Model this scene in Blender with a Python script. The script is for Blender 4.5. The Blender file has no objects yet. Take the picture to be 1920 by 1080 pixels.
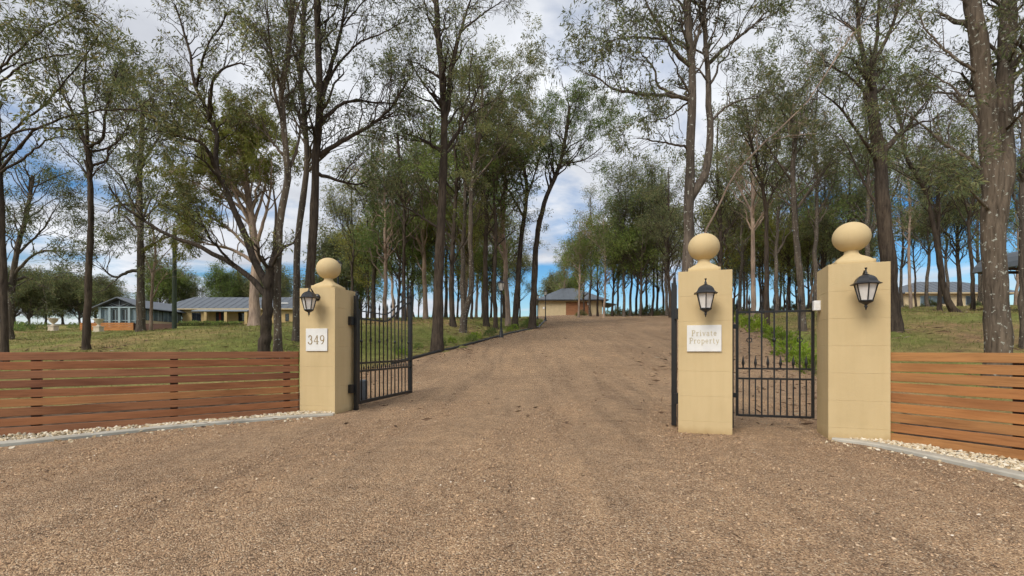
import bpy, bmesh, math, random
import numpy as np
from mathutils import Vector, Matrix
R = math.radians
S = bpy.context.scene
C = S.collection

# ------------------------------------------------------------------ camera, sky, sun, exposure
EYE, F, HOR = 1.05, 900.0, 655.0            # eye height over the gate's ground, focal length and horizon of the photo (1920 wide)
cam_d = bpy.data.cameras.new('camera'); cam = bpy.data.objects.new('camera', cam_d); C.objects.link(cam)
cam_d.sensor_width = 36; cam_d.lens = F/1920*36
cam_d.shift_y = (HOR-540)/1920
cam_d.clip_end = 8000; cam_d.clip_start = .05
cam.location = (0, 0, EYE); cam.rotation_euler = (R(90), 0, 0)
S.camera = cam

SUN_EL, SUN_AZ = 42, 215                    # azimuth clockwise from +Y (view direction): behind the camera, to the left
w = bpy.data.worlds.new('World'); S.world = w; w.use_nodes = True
nt = w.node_tree; nt.nodes.clear()
def N(nt, t, **kw):
    n = nt.nodes.new(t)
    for k, v in kw.items():
        if k.startswith('i_'): n.inputs[k[2:].replace('_', ' ')].default_value = v
        else: setattr(n, k, v)
    return n
def ramp(nt, stops, src=None, interp='LINEAR'):
    n = nt.nodes.new('ShaderNodeValToRGB'); cr = n.color_ramp; cr.interpolation = interp
    while len(cr.elements) < len(stops): cr.elements.new(.5)
    for e, (p, c) in zip(cr.elements, stops):
        e.position = p; e.color = (*c, 1) if len(c) == 3 else c
    if src is not None: nt.links.new(src, n.inputs[0])
    return n
def mix(nt, fac, a, b, mode='MIX'):
    n = nt.nodes.new('ShaderNodeMix'); n.data_type = 'RGBA'; n.blend_type = mode; n.clamp_factor = True
    for idx, v in ((0, fac), (6, a), (7, b)):
        if isinstance(v, (int, float)): n.inputs[idx].default_value = v
        elif isinstance(v, tuple): n.inputs[idx].default_value = (*v, 1) if len(v) == 3 else v
        else: nt.links.new(v, n.inputs[idx])
    return n.outputs[2]
def math_(nt, op, a, b=None, c=None):
    n = nt.nodes.new('ShaderNodeMath'); n.operation = op
    for i, v in enumerate((a, b, c)):
        if v is None: continue
        if isinstance(v, (int, float)): n.inputs[i].default_value = v
        else: nt.links.new(v, n.inputs[i])
    return n.outputs[0]
SKY_X, SKY_Y = 0.0, 0.0                     # where in the endless cloud field the camera stands
def build_sky():
    L = nt.links.new
    sky = N(nt, 'ShaderNodeTexSky', sky_type='NISHITA', sun_disc=False, sun_elevation=R(SUN_EL), sun_rotation=R(SUN_AZ))
    sky.air_density = 1.0; sky.dust_density = .7; sky.ozone_density = 3.0
    hsv = N(nt, 'ShaderNodeHueSaturation'); hsv.inputs['Saturation'].default_value = 1.42; hsv.inputs['Value'].default_value = .5
    L(sky.outputs[0], hsv.inputs['Color'])
    tc = N(nt, 'ShaderNodeTexCoord'); sx = N(nt, 'ShaderNodeSeparateXYZ'); L(tc.outputs['Generated'], sx.inputs[0])
    zz = math_(nt, 'ADD', math_(nt, 'MAXIMUM', sx.outputs[2], 0.0), .16)
    cx = math_(nt, 'DIVIDE', sx.outputs[0], zz); cy = math_(nt, 'DIVIDE', sx.outputs[1], zz)
    cv = N(nt, 'ShaderNodeCombineXYZ'); L(math_(nt, 'ADD', cx, SKY_X), cv.inputs[0]); L(math_(nt, 'ADD', cy, SKY_Y), cv.inputs[1]); cv.inputs[2].default_value = 2.74
    n1 = N(nt, 'ShaderNodeTexNoise', i_Scale=.85, i_Detail=9.0, i_Roughness=.56, i_Distortion=.25); L(cv.outputs[0], n1.inputs['Vector'])
    n2 = N(nt, 'ShaderNodeTexNoise', i_Scale=1.7, i_Detail=6.0, i_Roughness=.55); L(cv.outputs[0], n2.inputs['Vector'])
    # cover grows with elevation: broken cloud low down, nearly closed overhead
    cov = N(nt, 'ShaderNodeMapRange'); L(sx.outputs[2], cov.inputs[0])
    for i, v in enumerate((.14, .36, -.06, .15)): cov.inputs[i+1].default_value = v
    d = math_(nt, 'ADD', n1.outputs[0], cov.outputs[0])
    cl = ramp(nt, [(.44, (0, 0, 0)), (.56, (1, 1, 1))], d)
    shade = ramp(nt, [(.32, (4.1, 4.2, 4.4)), (.5, (3.15, 3.27, 3.5)), (.68, (2.35, 2.45, 2.7))], n2.outputs[0])
    col = mix(nt, cl.outputs[0], hsv.outputs[0], shade.outputs[0])
    bg = N(nt, 'ShaderNodeBackground'); bg.inputs[1].default_value = .13; L(col, bg.inputs[0])
    out = N(nt, 'ShaderNodeOutputWorld'); L(bg.outputs[0], out.inputs[0])
build_sky()
sd = bpy.data.lights.new('sun', 'SUN'); sd.energy = 1.5; sd.angle = R(32); sd.color = (1, .94, .85)
sun = bpy.data.objects.new('sun', sd); C.objects.link(sun)
az, el = R(SUN_AZ), R(SUN_EL)
sdir = Vector((math.sin(az)*math.cos(el), math.cos(az)*math.cos(el), math.sin(el)))
sun.rotation_euler = sdir.to_track_quat('Z', 'Y').to_euler(); sun.location = sdir*60
vs = S.view_settings; vs.view_transform = 'Standard'; vs.look = 'None'; vs.gamma = 1; vs.use_curve_mapping = False
vs.exposure = 0.95
S.cycles.use_adaptive_sampling = True; S.cycles.adaptive_threshold = .03; S.cycles.max_bounces = 4; S.cycles.diffuse_bounces = 2; S.cycles.glossy_bounces = 2; S.cycles.transmission_bounces = 3

# ------------------------------------------------------------------ helpers
def P(px, py, Y): return Vector(((px-960)/F*Y, Y, EYE+(HOR-py)/F*Y))
def tag(o, label=None, cat=None, group=None, kind=None):
    for k, v in (('label', label), ('category', cat), ('group', group), ('kind', kind)):
        if v: o[k] = v
    return o
def link(o, parent=None):
    C.objects.link(o)
    if parent: o.parent = parent
    return o
def empty(name, loc, rz=0, label=None, cat=None, group=None):
    o = bpy.data.objects.new(name, None); link(o); o.location = loc; o.rotation_euler = (0, 0, rz)
    o.empty_display_size = .1
    return tag(o, label, cat, group)
def copy_tree(o, parent=None):
    c = o.copy(); C.objects.link(c); c.parent = parent
    for ch in list(o.children): copy_tree(ch, c)
    return c
def mesh_np(name, v, quads=None, tris=None, smooth=False):
    me = bpy.data.meshes.new(name); v = np.asarray(v, np.float32)
    me.vertices.add(len(v)); me.vertices.foreach_set('co', v.ravel())
    idx, tot = [], []
    if quads is not None and len(quads): idx.append(np.asarray(quads, np.int32).ravel()); tot.append(np.full(len(quads), 4, np.int32))
    if tris is not None and len(tris): idx.append(np.asarray(tris, np.int32).ravel()); tot.append(np.full(len(tris), 3, np.int32))
    idx = np.concatenate(idx); tot = np.concatenate(tot)
    me.loops.add(len(idx)); me.loops.foreach_set('vertex_index', idx)
    me.polygons.add(len(tot)); me.polygons.foreach_set('loop_start', np.concatenate([[0], np.cumsum(tot)[:-1]]).astype(np.int32))
    me.polygons.foreach_set('loop_total', tot)
    me.polygons.foreach_set('use_smooth', np.full(len(tot), smooth))
    me.update(calc_edges=True); me.validate()
    return me
class MB:
    def __init__(s): s.v, s.f, s.sm = [], [], []
    def add(s, vs, fs, smooth=False):
        o = len(s.v); s.v += [tuple(p) for p in vs]; s.f += [tuple(i+o for i in f) for f in fs]; s.sm += [smooth]*len(fs); return s
    def box(s, x0, x1, y0, y1, z0, z1, ch=0, M=None):
        bm = bmesh.new(); bmesh.ops.create_cube(bm, size=1)
        for v in bm.verts: v.co = ((x0+x1)/2+v.co.x*(x1-x0), (y0+y1)/2+v.co.y*(y1-y0), (z0+z1)/2+v.co.z*(z1-z0))
        if ch: bmesh.ops.bevel(bm, geom=bm.edges[:], offset=ch, segments=1, affect='EDGES', profile=.5)
        if M: bmesh.ops.transform(bm, matrix=M, verts=bm.verts)
        bm.verts.index_update()
        s.add([v.co[:] for v in bm.verts], [[v.index for v in f.verts] for f in bm.faces]); bm.free(); return s
    def bar(s, a, b, w, h=None, ch=0):
        a, b = Vector(a), Vector(b); d = b-a; h = h or w
        up = Vector((0, 0, 1)) if abs(d.normalized().z) < .95 else Vector((0, 1, 0))
        x = d.normalized(); y = up.cross(x).normalized(); z = x.cross(y)
        M = Matrix((x, y, z)).transposed().to_4x4(); M.translation = a
        return s.box(0, d.length, -w/2, w/2, -h/2, h/2, ch, M)
    def tube(s, pts, rad, n=8, cap=True, smooth=True):
        pts = [Vector(p) for p in pts]; rad = rad if hasattr(rad, '__len__') else [rad]*len(pts)
        vs, fs = [], []
        nrm = None
        for i, p in enumerate(pts):
            t = (pts[min(i+1, len(pts)-1)]-pts[max(i-1, 0)]).normalized()
            if nrm is None: nrm = t.orthogonal().normalized()
            nrm = (nrm-t*nrm.dot(t)).normalized(); b = t.cross(nrm)
            vs += [p+(nrm*math.cos(2*math.pi*k/n)+b*math.sin(2*math.pi*k/n))*rad[i] for k in range(n)]
        for i in range(len(pts)-1):
            for k in range(n): fs.append((i*n+k, i*n+(k+1) % n, (i+1)*n+(k+1) % n, (i+1)*n+k))
        s.add(vs, fs, smooth)
        if cap: s.add(vs[:n], [tuple(range(n))[::-1]]); s.add(vs[-n:], [tuple(range(n))])
        return s
    def lathe(s, prof, n=20, cx=0, cy=0, z0=0, rot=0, smooth=True, sq=None):
        # prof: (radius, z[, squareness 0..1])
        vs, fs = [], []
        for p in prof:
            r, z = p[0], p[1]; q = p[2] if len(p) > 2 else 0
            for k in range(n):
                a = 2*math.pi*k/n+rot; c, d = math.cos(a), math.sin(a)
                m = (1-q)+q/max(abs(c), abs(d))
                vs.append((cx+r*m*c, cy+r*m*d, z0+z))
        for i in range(len(prof)-1):
            for k in range(n): fs.append((i*n+k, i*n+(k+1) % n, (i+1)*n+(k+1) % n, (i+1)*n+k))
        s.add(vs, fs, smooth); s.add(vs[:n], [tuple(range(n))[::-1]]); s.add(vs[-n:], [tuple(range(n))])
        return s
    def quad(s, *p): return s.add(p, [tuple(range(len(p)))])
    def prism(s, poly, y0, y1):             # polygon in x,z extruded along y
        n = len(poly)
        vs = [(x, y0, z) for x, z in poly]+[(x, y1, z) for x, z in poly]
        fs = [tuple(range(n))[::-1], tuple(range(n, 2*n))]+[(i, (i+1) % n, n+(i+1) % n, n+i) for i in range(n)]
        return s.add(vs, fs)
    def build(s, name, mat, parent=None, loc=None, rz=0):
        me = bpy.data.meshes.new(name); me.from_pydata(s.v, [], s.f); me.polygons.foreach_set('use_smooth', s.sm); me.update()
        bm = bmesh.new(); bm.from_mesh(me); bmesh.ops.recalc_face_normals(bm, faces=bm.faces); bm.to_mesh(me); bm.free()
        if mat: me.materials.append(mat)
        o = link(bpy.data.objects.new(name, me), parent)
        if loc is not None: o.location = loc
        if rz: o.rotation_euler.z = rz
        return o

# ------------------------------------------------------------------ materials
def new_mat(name):
    m = bpy.data.materials.new(name); m.use_nodes = True; t = m.node_tree
    return m, t, t.nodes['Principled BSDF']
def coords(t, kind='Object', scale=(1, 1, 1)):
    tc = N(t, 'ShaderNodeTexCoord'); mp = N(t, 'ShaderNodeMapping'); mp.inputs['Scale'].default_value = scale
    if kind == 'World':
        g = N(t, 'ShaderNodeNewGeometry'); t.links.new(g.outputs['Position'], mp.inputs[0])
    else: t.links.new(tc.outputs[kind], mp.inputs[0])
    return mp.outputs[0]
def noise(t, vec, scale, detail=4, rough=.55, dist=0):
    n = N(t, 'ShaderNodeTexNoise', i_Scale=float(scale), i_Detail=float(detail), i_Roughness=float(rough), i_Distortion=float(dist))
    t.links.new(vec, n.inputs['Vector']); return n.outputs[0]
def bump(t, b, h, strength=.3, dist=.01):
    n = N(t, 'ShaderNodeBump'); n.inputs['Strength'].default_value = strength; n.inputs['Distance'].default_value = dist
    t.links.new(h, n.inputs['Height']); t.links.new(n.outputs[0], b.inputs['Normal'])
def simple(name, col, rough=.6, metal=0, var=.12, scale=6, bs=.15, bd=.004, spec=.3):
    m, t, b = new_mat(name); v = coords(t)
    n = noise(t, v, scale, 6)
    lo = tuple(c*(1-var*1.6) for c in col); hi = tuple(min(1, c*(1+var)) for c in col)
    r = ramp(t, [(.3, lo), (.7, hi)], n); t.links.new(r.outputs[0], b.inputs['Base Color'])
    b.inputs['Roughness'].default_value = rough; b.inputs['Metallic'].default_value = metal
    b.inputs['Specular IOR Level'].default_value = spec
    if bs: bump(t, b, noise(t, v, scale*12, 3), bs, bd)
    return m
M = {}
def mat_render():
    m, t, b = new_mat('painted_render'); v = coords(t, 'World')
    n = noise(t, v, 1.6, 6); r = ramp(t, [(.3, (.535, .408, .222)), (.55, (.58, .445, .245)), (.75, (.61, .47, .262))], n)
    vs_ = coords(t, 'World', (9, 9, .7)); st = ramp(t, [(.35, (.9, .88, .85)), (.6, (1, 1, 1))], noise(t, vs_, 1.2, 5))
    c = mix(t, .4, r.outputs[0], st.outputs[0], 'MULTIPLY')
    # splash dirt that settles just above the ground
    g = N(t, 'ShaderNodeNewGeometry'); sx = N(t, 'ShaderNodeSeparateXYZ'); t.links.new(g.outputs['Position'], sx.inputs[0])
    e = math_(t, 'ADD', sx.outputs[2], math_(t, 'MULTIPLY', noise(t, v, 9, 4), .12))
    d = ramp(t, [(.05, (.7, .6, .5)), (.17, (1, 1, 1))], e)
    c = mix(t, .8, c, d.outputs[0], 'MULTIPLY')
    t.links.new(c, b.inputs['Base Color']); b.inputs['Roughness'].default_value = .85; b.inputs['Specular IOR Level'].default_value = .2
    bump(t, b, math_(t, 'ADD', noise(t, v, 90, 3), math_(t, 'MULTIPLY', noise(t, v, 14, 3), .8)), .4, .006); return m
M['render'] = mat_render()
M['black'] = simple('black_powder_coat', (.012, .012, .013), .38, 0, .2, 5, .05, .001, .5)
M['glass'] = simple('frosted_lantern_glass', (.80, .76, .71), .25, 0, .12, 8, .03, .001, .6)
M['plaque'] = simple('white_stone_plaque', (.72, .71, .68), .55, 0, .05, 6, .1, .001)
M['bronze'] = simple('tan_lettering', (.30, .22, .11), .6, 0, .1, 10, 0)
M['paletan'] = simple('pale_gold_lettering', (.50, .42, .26), .6, 0, .1, 10, 0)
M['concrete'] = simple('kerb_concrete', (.43, .40, .34), .9, 0, .18, 3, .35, .005, .15)
M['motor'] = simple('grey_plastic', (.13, .15, .17), .5, 0, .08, 4, .05, .001)
M['whitebox'] = simple('white_plastic', (.75, .75, .74), .4, 0, .04, 4, 0)
def mat_wood(name, cols, rough=.62):
    m, t, b = new_mat(name); oi = N(t, 'ShaderNodeObjectInfo')
    tc = N(t, 'ShaderNodeTexCoord'); add = N(t, 'ShaderNodeVectorMath', operation='ADD')
    cmb = N(t, 'ShaderNodeCombineXYZ'); r50 = math_(t, 'MULTIPLY', oi.outputs['Random'], 60.0)
    for i in range(3): t.links.new(r50, cmb.inputs[i])
    t.links.new(tc.outputs['Object'], add.inputs[0]); t.links.new(cmb.outputs[0], add.inputs[1])
    mp = N(t, 'ShaderNodeMapping'); mp.inputs['Scale'].default_value = (1.1, 14, 22); t.links.new(add.outputs[0], mp.inputs[0])
    g = noise(t, mp.outputs[0], 2.2, 7, .6, .6)
    mp2 = N(t, 'ShaderNodeMapping'); mp2.inputs['Scale'].default_value = (.8, 2, 3); t.links.new(add.outputs[0], mp2.inputs[0])
    g2 = noise(t, mp2.outputs[0], 1.3, 4)
    base = ramp(t, [(i/(len(cols)-1), c) for i, c in enumerate(cols)], oi.outputs['Random'])
    gr = ramp(t, [(.3, (.74, .7, .67)), (.5, (.97, .97, .97)), (.72, (1.15, 1.13, 1.1))], g)
    c = mix(t, 1.0, base.outputs[0], gr.outputs[0], 'MULTIPLY')
    bl = ramp(t, [(.3, (.66, .58, .52)), (.5, (1, 1, 1)), (.75, (1.12, 1.08, 1.0))], g2)
    c = mix(t, .85, c, bl.outputs[0], 'MULTIPLY')
    t.links.new(c, b.inputs['Base Color']); b.inputs['Roughness'].default_value = rough; b.inputs['Specular IOR Level'].default_value = .3
    bump(t, b, g, .35, .004); return m
M['slat'] = mat_wood('oiled_hardwood_left', [(.27, .105, .05), (.36, .15, .062), (.20, .078, .045), (.40, .185, .068), (.24, .10, .055), (.31, .14, .07)])
M['slat2'] = mat_wood('oiled_hardwood_right', [(.40, .18, .06), (.32, .13, .048), (.41, .205, .075), (.25, .105, .042), (.43, .19, .065)])
M['postwood'] = mat_wood('dark_post_timber', [(.09, .045, .03), (.07, .035, .025)])
def mat_gravel():
    m, t, b = new_mat('brown_gravel'); v = coords(t, 'World')
    vo = N(t, 'ShaderNodeTexVoronoi', feature='F1'); vo.inputs['Scale'].default_value = 118; t.links.new(v, vo.inputs['Vector'])
    sx = N(t, 'ShaderNodeSeparateColor'); t.links.new(vo.outputs['Color'], sx.inputs[0])
    st = ramp(t, [(0, (.155, .105, .072)), (.25, (.325, .213, .130)), (.55, (.48, .315, .188)), (.85, (.615, .42, .258)), (1, (.74, .60, .43))], sx.outputs[0])
    big = noise(t, v, .35, 6, .6); bigr = ramp(t, [(.32, (.84, .83, .83)), (.5, (.98, .98, .98)), (.68, (1.1, 1.08, 1.05))], big)
    c = mix(t, 1.0, st.outputs[0], bigr.outputs[0], 'MULTIPLY')
    # wheel tracks run up the drive: long streaks
    vt = N(t, 'ShaderNodeMapping'); vt.inputs['Rotation'].default_value = (0, 0, R(14)); vt.inputs['Scale'].default_value = (1.5, .09, 1)
    t.links.new(v, vt.inputs[0]); tr = noise(t, vt.outputs[0], 1.5, 5, .6, .3)
    trr = ramp(t, [(.36, (.81, .81, .82)), (.48, (1, 1, 1)), (.68, (1.1, 1.08, 1.05))], tr)
    c = mix(t, .9, c, trr.outputs[0], 'MULTIPLY')
    mid = noise(t, v, 4.5, 5, .65); mr = ramp(t, [(.35, (.80, .79, .8)), (.65, (1.12, 1.1, 1.08))], mid)
    c = mix(t, .8, c, mr.outputs[0], 'MULTIPLY')
    t.links.new(c, b.inputs['Base Color']); b.inputs['Roughness'].default_value = .95; b.inputs['Specular IOR Level'].default_value = .1
    h = math_(t, 'ADD', math_(t, 'MULTIPLY', vo.outputs['Distance'], -30.0), math_(t, 'MULTIPLY', mid, 3.0))
    bump(t, b, h, .6, .012); return m
M['gravel'] = mat_gravel()
def mat_island(name, stops, rough=.9):
    m, t, b = new_mat(name); g = N(t, 'ShaderNodeNewGeometry')
    r = ramp(t, stops, g.outputs['Random Per Island']); t.links.new(r.outputs[0], b.inputs['Base Color'])
    b.inputs['Roughness'].default_value = rough; b.inputs['Specular IOR Level'].default_value = .15; return m
M['stones'] = mat_island('loose_stones', [(0, (.13, .087, .06)), (.25, (.30, .195, .121)), (.55, (.47, .305, .184)), (.85, (.605, .415, .255)), (.99, (.67, .53, .38)), (1, (.74, .68, .58))])
M['pebble'] = mat_island('cream_pebbles', [(0, (.36, .25, .14)), (.25, (.55, .44, .29)), (.6, (.65, .56, .41)), (1, (.74, .68, .57))], .7)
M['litter'] = mat_island('bark_litter', [(0, (.07, .045, .03)), (.5, (.16, .10, .065)), (.85, (.28, .19, .12)), (1, (.45, .38, .28))])
def mat_lawn():
    m, t, b = new_mat('dry_lawn'); v = coords(t, 'World')
    a = noise(t, v, .16, 6, .6); f = noise(t, v, 2.2, 6, .65); ff = noise(t, v, 26, 4, .6)
    c1 = ramp(t, [(.36, (.28, .19, .11)), (.45, (.235, .205, .088)), (.54, (.18, .20, .065)), (.68, (.15, .19, .053))], a)
    c2 = ramp(t, [(.35, (.72, .70, .68)), (.65, (1.28, 1.2, 1.12))], f)
    c = mix(t, 1.0, c1.outputs[0], c2.outputs[0], 'MULTIPLY')
    c3 = ramp(t, [(.35, (.6, .6, .6)), (.65, (1.35, 1.3, 1.3))], ff)
    c = mix(t, .8, c, c3.outputs[0], 'MULTIPLY')
    t.links.new(c, b.inputs['Base Color']); b.inputs['Roughness'].default_value = 1; b.inputs['Specular IOR Level'].default_value = .05
    bump(t, b, math_(t, 'ADD', ff, f), .8, .05); return m
M['lawn'] = mat_lawn()
def mat_bark(name, dark, light, lichen=0, fiss=1.0):
    m, t, b = new_mat(name); v = coords(t, 'World', (9, 9, 1.3)); v2 = coords(t, 'World')
    n = noise(t, v, 1.6, 7, .65, .4); r = ramp(t, [(.32, dark), (.5, tuple((a+c)/2 for a, c in zip(dark, light))), (.7, light)], n)
    n2 = noise(t, v2, .9, 4); r2 = ramp(t, [(.35, (.7, .7, .72)), (.65, (1.2, 1.15, 1.1))], n2)
    c = mix(t, .9, r.outputs[0], r2.outputs[0], 'MULTIPLY')
    if lichen:
        n3 = noise(t, v2, 13, 3, .55); k = ramp(t, [(.66-.05*lichen, (0, 0, 0)), (.69-.05*lichen, (1, 1, 1))], n3)
        c = mix(t, k.outputs[0], c, (.36, .36, .31))
    t.links.new(c, b.inputs['Base Color']); b.inputs['Roughness'].default_value = .95; b.inputs['Specular IOR Level'].default_value = .1
    bump(t, b, n, .9*fiss, .04); return m
M['bark_dark'] = mat_bark('dark_ironbark', (.030, .023, .019), (.110, .087, .068))
M['bark_lichen'] = mat_bark('lichen_spotted_bark', (.055, .044, .034), (.18, .145, .112), .75)
M['bark_grey'] = mat_bark('grey_brown_bark', (.052, .043, .036), (.17, .14, .113), .5)
M['bark_pale'] = mat_bark('pale_gum_bark', (.22, .16, .125), (.44, .34, .27), 0, .4)
def mat_leaf(name, cols, trans=.35):
    m, t, b = new_mat(name); g = N(t, 'ShaderNodeNewGeometry'); oi = N(t, 'ShaderNodeObjectInfo')
    r = ramp(t, [(i/(len(cols)-1), c) for i, c in enumerate(cols)], g.outputs['Random Per Island'])
    v = coords(t, 'World'); n = noise(t, v, .55, 4); cl = ramp(t, [(.35, (.72, .68, .66)), (.65, (1.25, 1.25, 1.1))], n)
    c = mix(t, 1.0, r.outputs[0], cl.outputs[0], 'MULTIPLY')
    ob = ramp(t, [(0, (.82, .85, .85)), (.5, (1, 1, 1)), (1, (1.15, 1.08, .95))], oi.outputs['Random'])
    c = mix(t, 1.0, c, ob.outputs[0], 'MULTIPLY')
    t.links.new(c, b.inputs['Base Color']); b.inputs['Roughness'].default_value = .6; b.inputs['Specular IOR Level'].default_value = .25
    tr = N(t, 'ShaderNodeBsdfTranslucent'); t.links.new(c, tr.inputs[0])
    ms = N(t, 'ShaderNodeMixShader'); ms.inputs[0].default_value = trans
    t.links.new(b.outputs[0], ms.inputs[1]); t.links.new(tr.outputs[0], ms.inputs[2])
    t.links.new(ms.outputs[0], t.nodes['Material Output'].inputs[0]); return m
M['leaf'] = mat_leaf('olive_gum_leaves', [(.105, .124, .070), (.145, .176, .086), (.185, .218, .102), (.22, .23, .110), (.28, .24, .125)], .5)
M['leaf_green'] = mat_leaf('green_gum_leaves', [(.10, .145, .054), (.142, .205, .062), (.182, .255, .074), (.25, .29, .09)], .5)
M['leaf_yellow'] = mat_leaf('yellow_green_leaves', [(.15, .17, .042), (.20, .225, .05), (.25, .26, .062), (.29, .24, .085)], .45)
M['leaf_lime'] = mat_leaf('lime_shrub_leaves', [(.12, .19, .02), (.19, .28, .03), (.26, .33, .045)])
M['grassblade'] = mat_leaf('grass_blades', [(.135, .165, .045), (.18, .205, .062), (.26, .235, .10), (.33, .26, .14)], .25)
M['roof'] = simple('grey_metal_roof', (.105, .12, .14), .55, .1, .08, 1.2, .1, .01, .4)
M['tan'] = simple('tan_brick_wall', (.44, .32, .15), .85, 0, .10, 2, .2, .01)
M['cream'] = simple('cream_board_wall', (.52, .42, .26), .8, 0, .06, 2, .1, .01)
M['frame'] = simple('pale_blue_grey_paint', (.27, .34, .36), .6, 0, .08, 3, 0)
M['darkglass'] = simple('dark_window_glass', (.015, .018, .022), .08, 0, .1, 3, 0, 0, .6)
M['paneglass'] = simple('grey_curtained_glass', (.11, .15, .17), .15, 0, .3, .8, 0, 0, .6)
M['darktrim'] = simple('charcoal_trim', (.028, .030, .034), .6, 0, .1, 3, 0)
M['door_timber'] = mat_wood('red_timber_door', [(.30, .14, .07), (.26, .12, .06)])
M['garden_timber'] = mat_wood('orange_garden_timber', [(.46, .20, .06), (.40, .165, .05)])
M['sandstone'] = simple('cream_cast_stone', (.55, .47, .36), .85, 0, .1, 4, .2, .01)
M['polegreen'] = simple('weathered_green_pole', (.085, .105, .075), .8, 0, .2, 2, .2, .01)
M['maroon'] = simple('red_door_paint', (.23, .04, .02), .5, 0, .1, 3, 0)

# ------------------------------------------------------------------ terrain
_t = np.array([(-3000, -40), (-60, -2.2), (-20, -.8), (0, -.14), (4, -.01), (8, .02), (10.5, .12), (15, .62), (23.5, 1.62), (43.4, 3.5), (60, 4.75), (75, 5.95),
               (90, 7.15), (105, 7.5), (130, 7.2), (200, 2), (400, -12), (3000, -90)])
_ys = np.arange(-80, 260, .25); _zs = np.interp(_ys, _t[:, 0], _t[:, 1]); _k = np.hanning(17); _k /= _k.sum()
_pad = np.concatenate([np.full(8, _zs[0]), _zs, np.full(8, _zs[-1])]); _zs = np.convolve(_pad, _k, 'valid')
EL = np.array([(-60, -60), (-10, -30), (2, -12), (4, -7.2), (5.1, -5.45), (6.18, -4.45), (7.1, -3.25), (7.5, -2.9), (8.2, -3.1), (10, -4.0), (13, -4.1), (15.8, -3.25), (18, -2.6),
               (20.5, -1.82), (23.5, -.78), (28.6, .64), (33, 1.83), (43.4, 2.99), (60, 3.5), (80, 3), (100, 1)])
ER = np.array([(-60, 60), (-10, 30), (2, 9), (3, 4.7), (3.87, 4.13), (4.5, 4.0), (5.1, 3.86), (5.5, 3.75), (6.2, 4.7), (8, 5.8), (10, 6.8), (12.9, 8.0), (20, 10.6), (34.7, 16.2),
               (45, 22), (52, 38), (60, 62), (75, 88), (100, 105)])
def eL(y): return np.interp(y, EL[:, 0], EL[:, 1])
def eR(y): return np.interp(y, ER[:, 0], ER[:, 1])
def sstep(a, b, x):
    t = np.clip((np.asarray(x, float)-a)/(b-a), 0, 1); return t*t*(3-2*t)
def Hn(x, y):
    x = np.asarray(x, float); y = np.asarray(y, float)
    z = np.where((y > -80) & (y < 259), np.interp(y, _ys, _zs), np.interp(y, _t[:, 0], _t[:, 1]))
    dist = np.maximum(np.maximum(eL(y)-x, x-eR(y)), 0)
    bumpy = np.interp(y, [8.5, 12, 18, 30, 60, 80], [0, .28, .6, .6, .08, 0])
    z = z+bumpy*sstep(.2, 6, dist)
    far = sstep(9, 20, y)*(1-sstep(150, 400, y))
    tilt = np.where(x < 0, -np.minimum(.06*np.maximum(-x-12, 0), 1.3), 1.5*np.tanh(x/50))
    return z+tilt*far+.03*np.sin(x*.7+y*.3)*sstep(10, 20, y)
def H(x, y): return float(Hn(x, y))
def hit(px, py, y0=8):
    y = y0
    while y < 140:
        p = P(px, py, y)
        if H(p.x, y) >= p.z: break
        y += .1
    return y
def axis(lo, hi, step, ext):
    a = list(np.arange(lo, hi+.001, step)); s = step; p = hi
    while p < ext: s *= 1.25; p += s; a.append(p)
    s = step; p = lo; b = []
    while p > -ext: s *= 1.25; p -= s; b.append(p)
    return np.array(b[::-1]+a)
def sheet(name, X, Y, Z, mat):
    n, m_ = X.shape; v = np.stack([X, Y, Z], -1).reshape(-1, 3); i = np.arange(n*m_).reshape(n, m_)
    q = np.stack([i[:-1, :-1], i[:-1, 1:], i[1:, 1:], i[1:, :-1]], -1).reshape(-1, 4)
    me = mesh_np(name, v, q, smooth=True); me.materials.append(mat)
    return link(bpy.data.objects.new(name, me))
rng0 = np.random.default_rng(5)
gx, gy = axis(-32, 36, .5, 3200), axis(-4, 66, .5, 3200)
GX, GY = np.meshgrid(gx, gy)
inside = sstep(0, .5, np.minimum(GX-eL(GY), eR(GY)-GX)-.15)
inside[(GY > 99) | (GY < -55)] = 0
GZ = Hn(GX, GY)-.10*inside + .03*rng0.standard_normal(GX.shape)*(GY > 13)*(GY < 60)*(1-inside)
GZ -= .05*(GY < 9)
lawn = tag(sheet('lawn', GX, GY, GZ, M['lawn']), kind='structure')
ry = np.concatenate([np.arange(-50, 0, 2), np.arange(0, 9, .15), np.arange(9, 30, .4), np.arange(30, 98, 1)])
u = np.linspace(0, 1, 81)
DX = eL(ry)[:, None]*(1-u)+eR(ry)[:, None]*u; DY = np.repeat(ry[:, None], 81, 1)
rut = .018*np.sin(DX*3.1+np.sin(DY*.35)*1.2-DY*.55)*sstep(2, 6, DY)*(1-sstep(30, 60, DY))
DZ = Hn(DX, DY)+.012+rut*np.minimum(u, 1-u)*3
drive = tag(sheet('driveway', DX, DY, DZ, M['gravel']), kind='structure')

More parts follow.
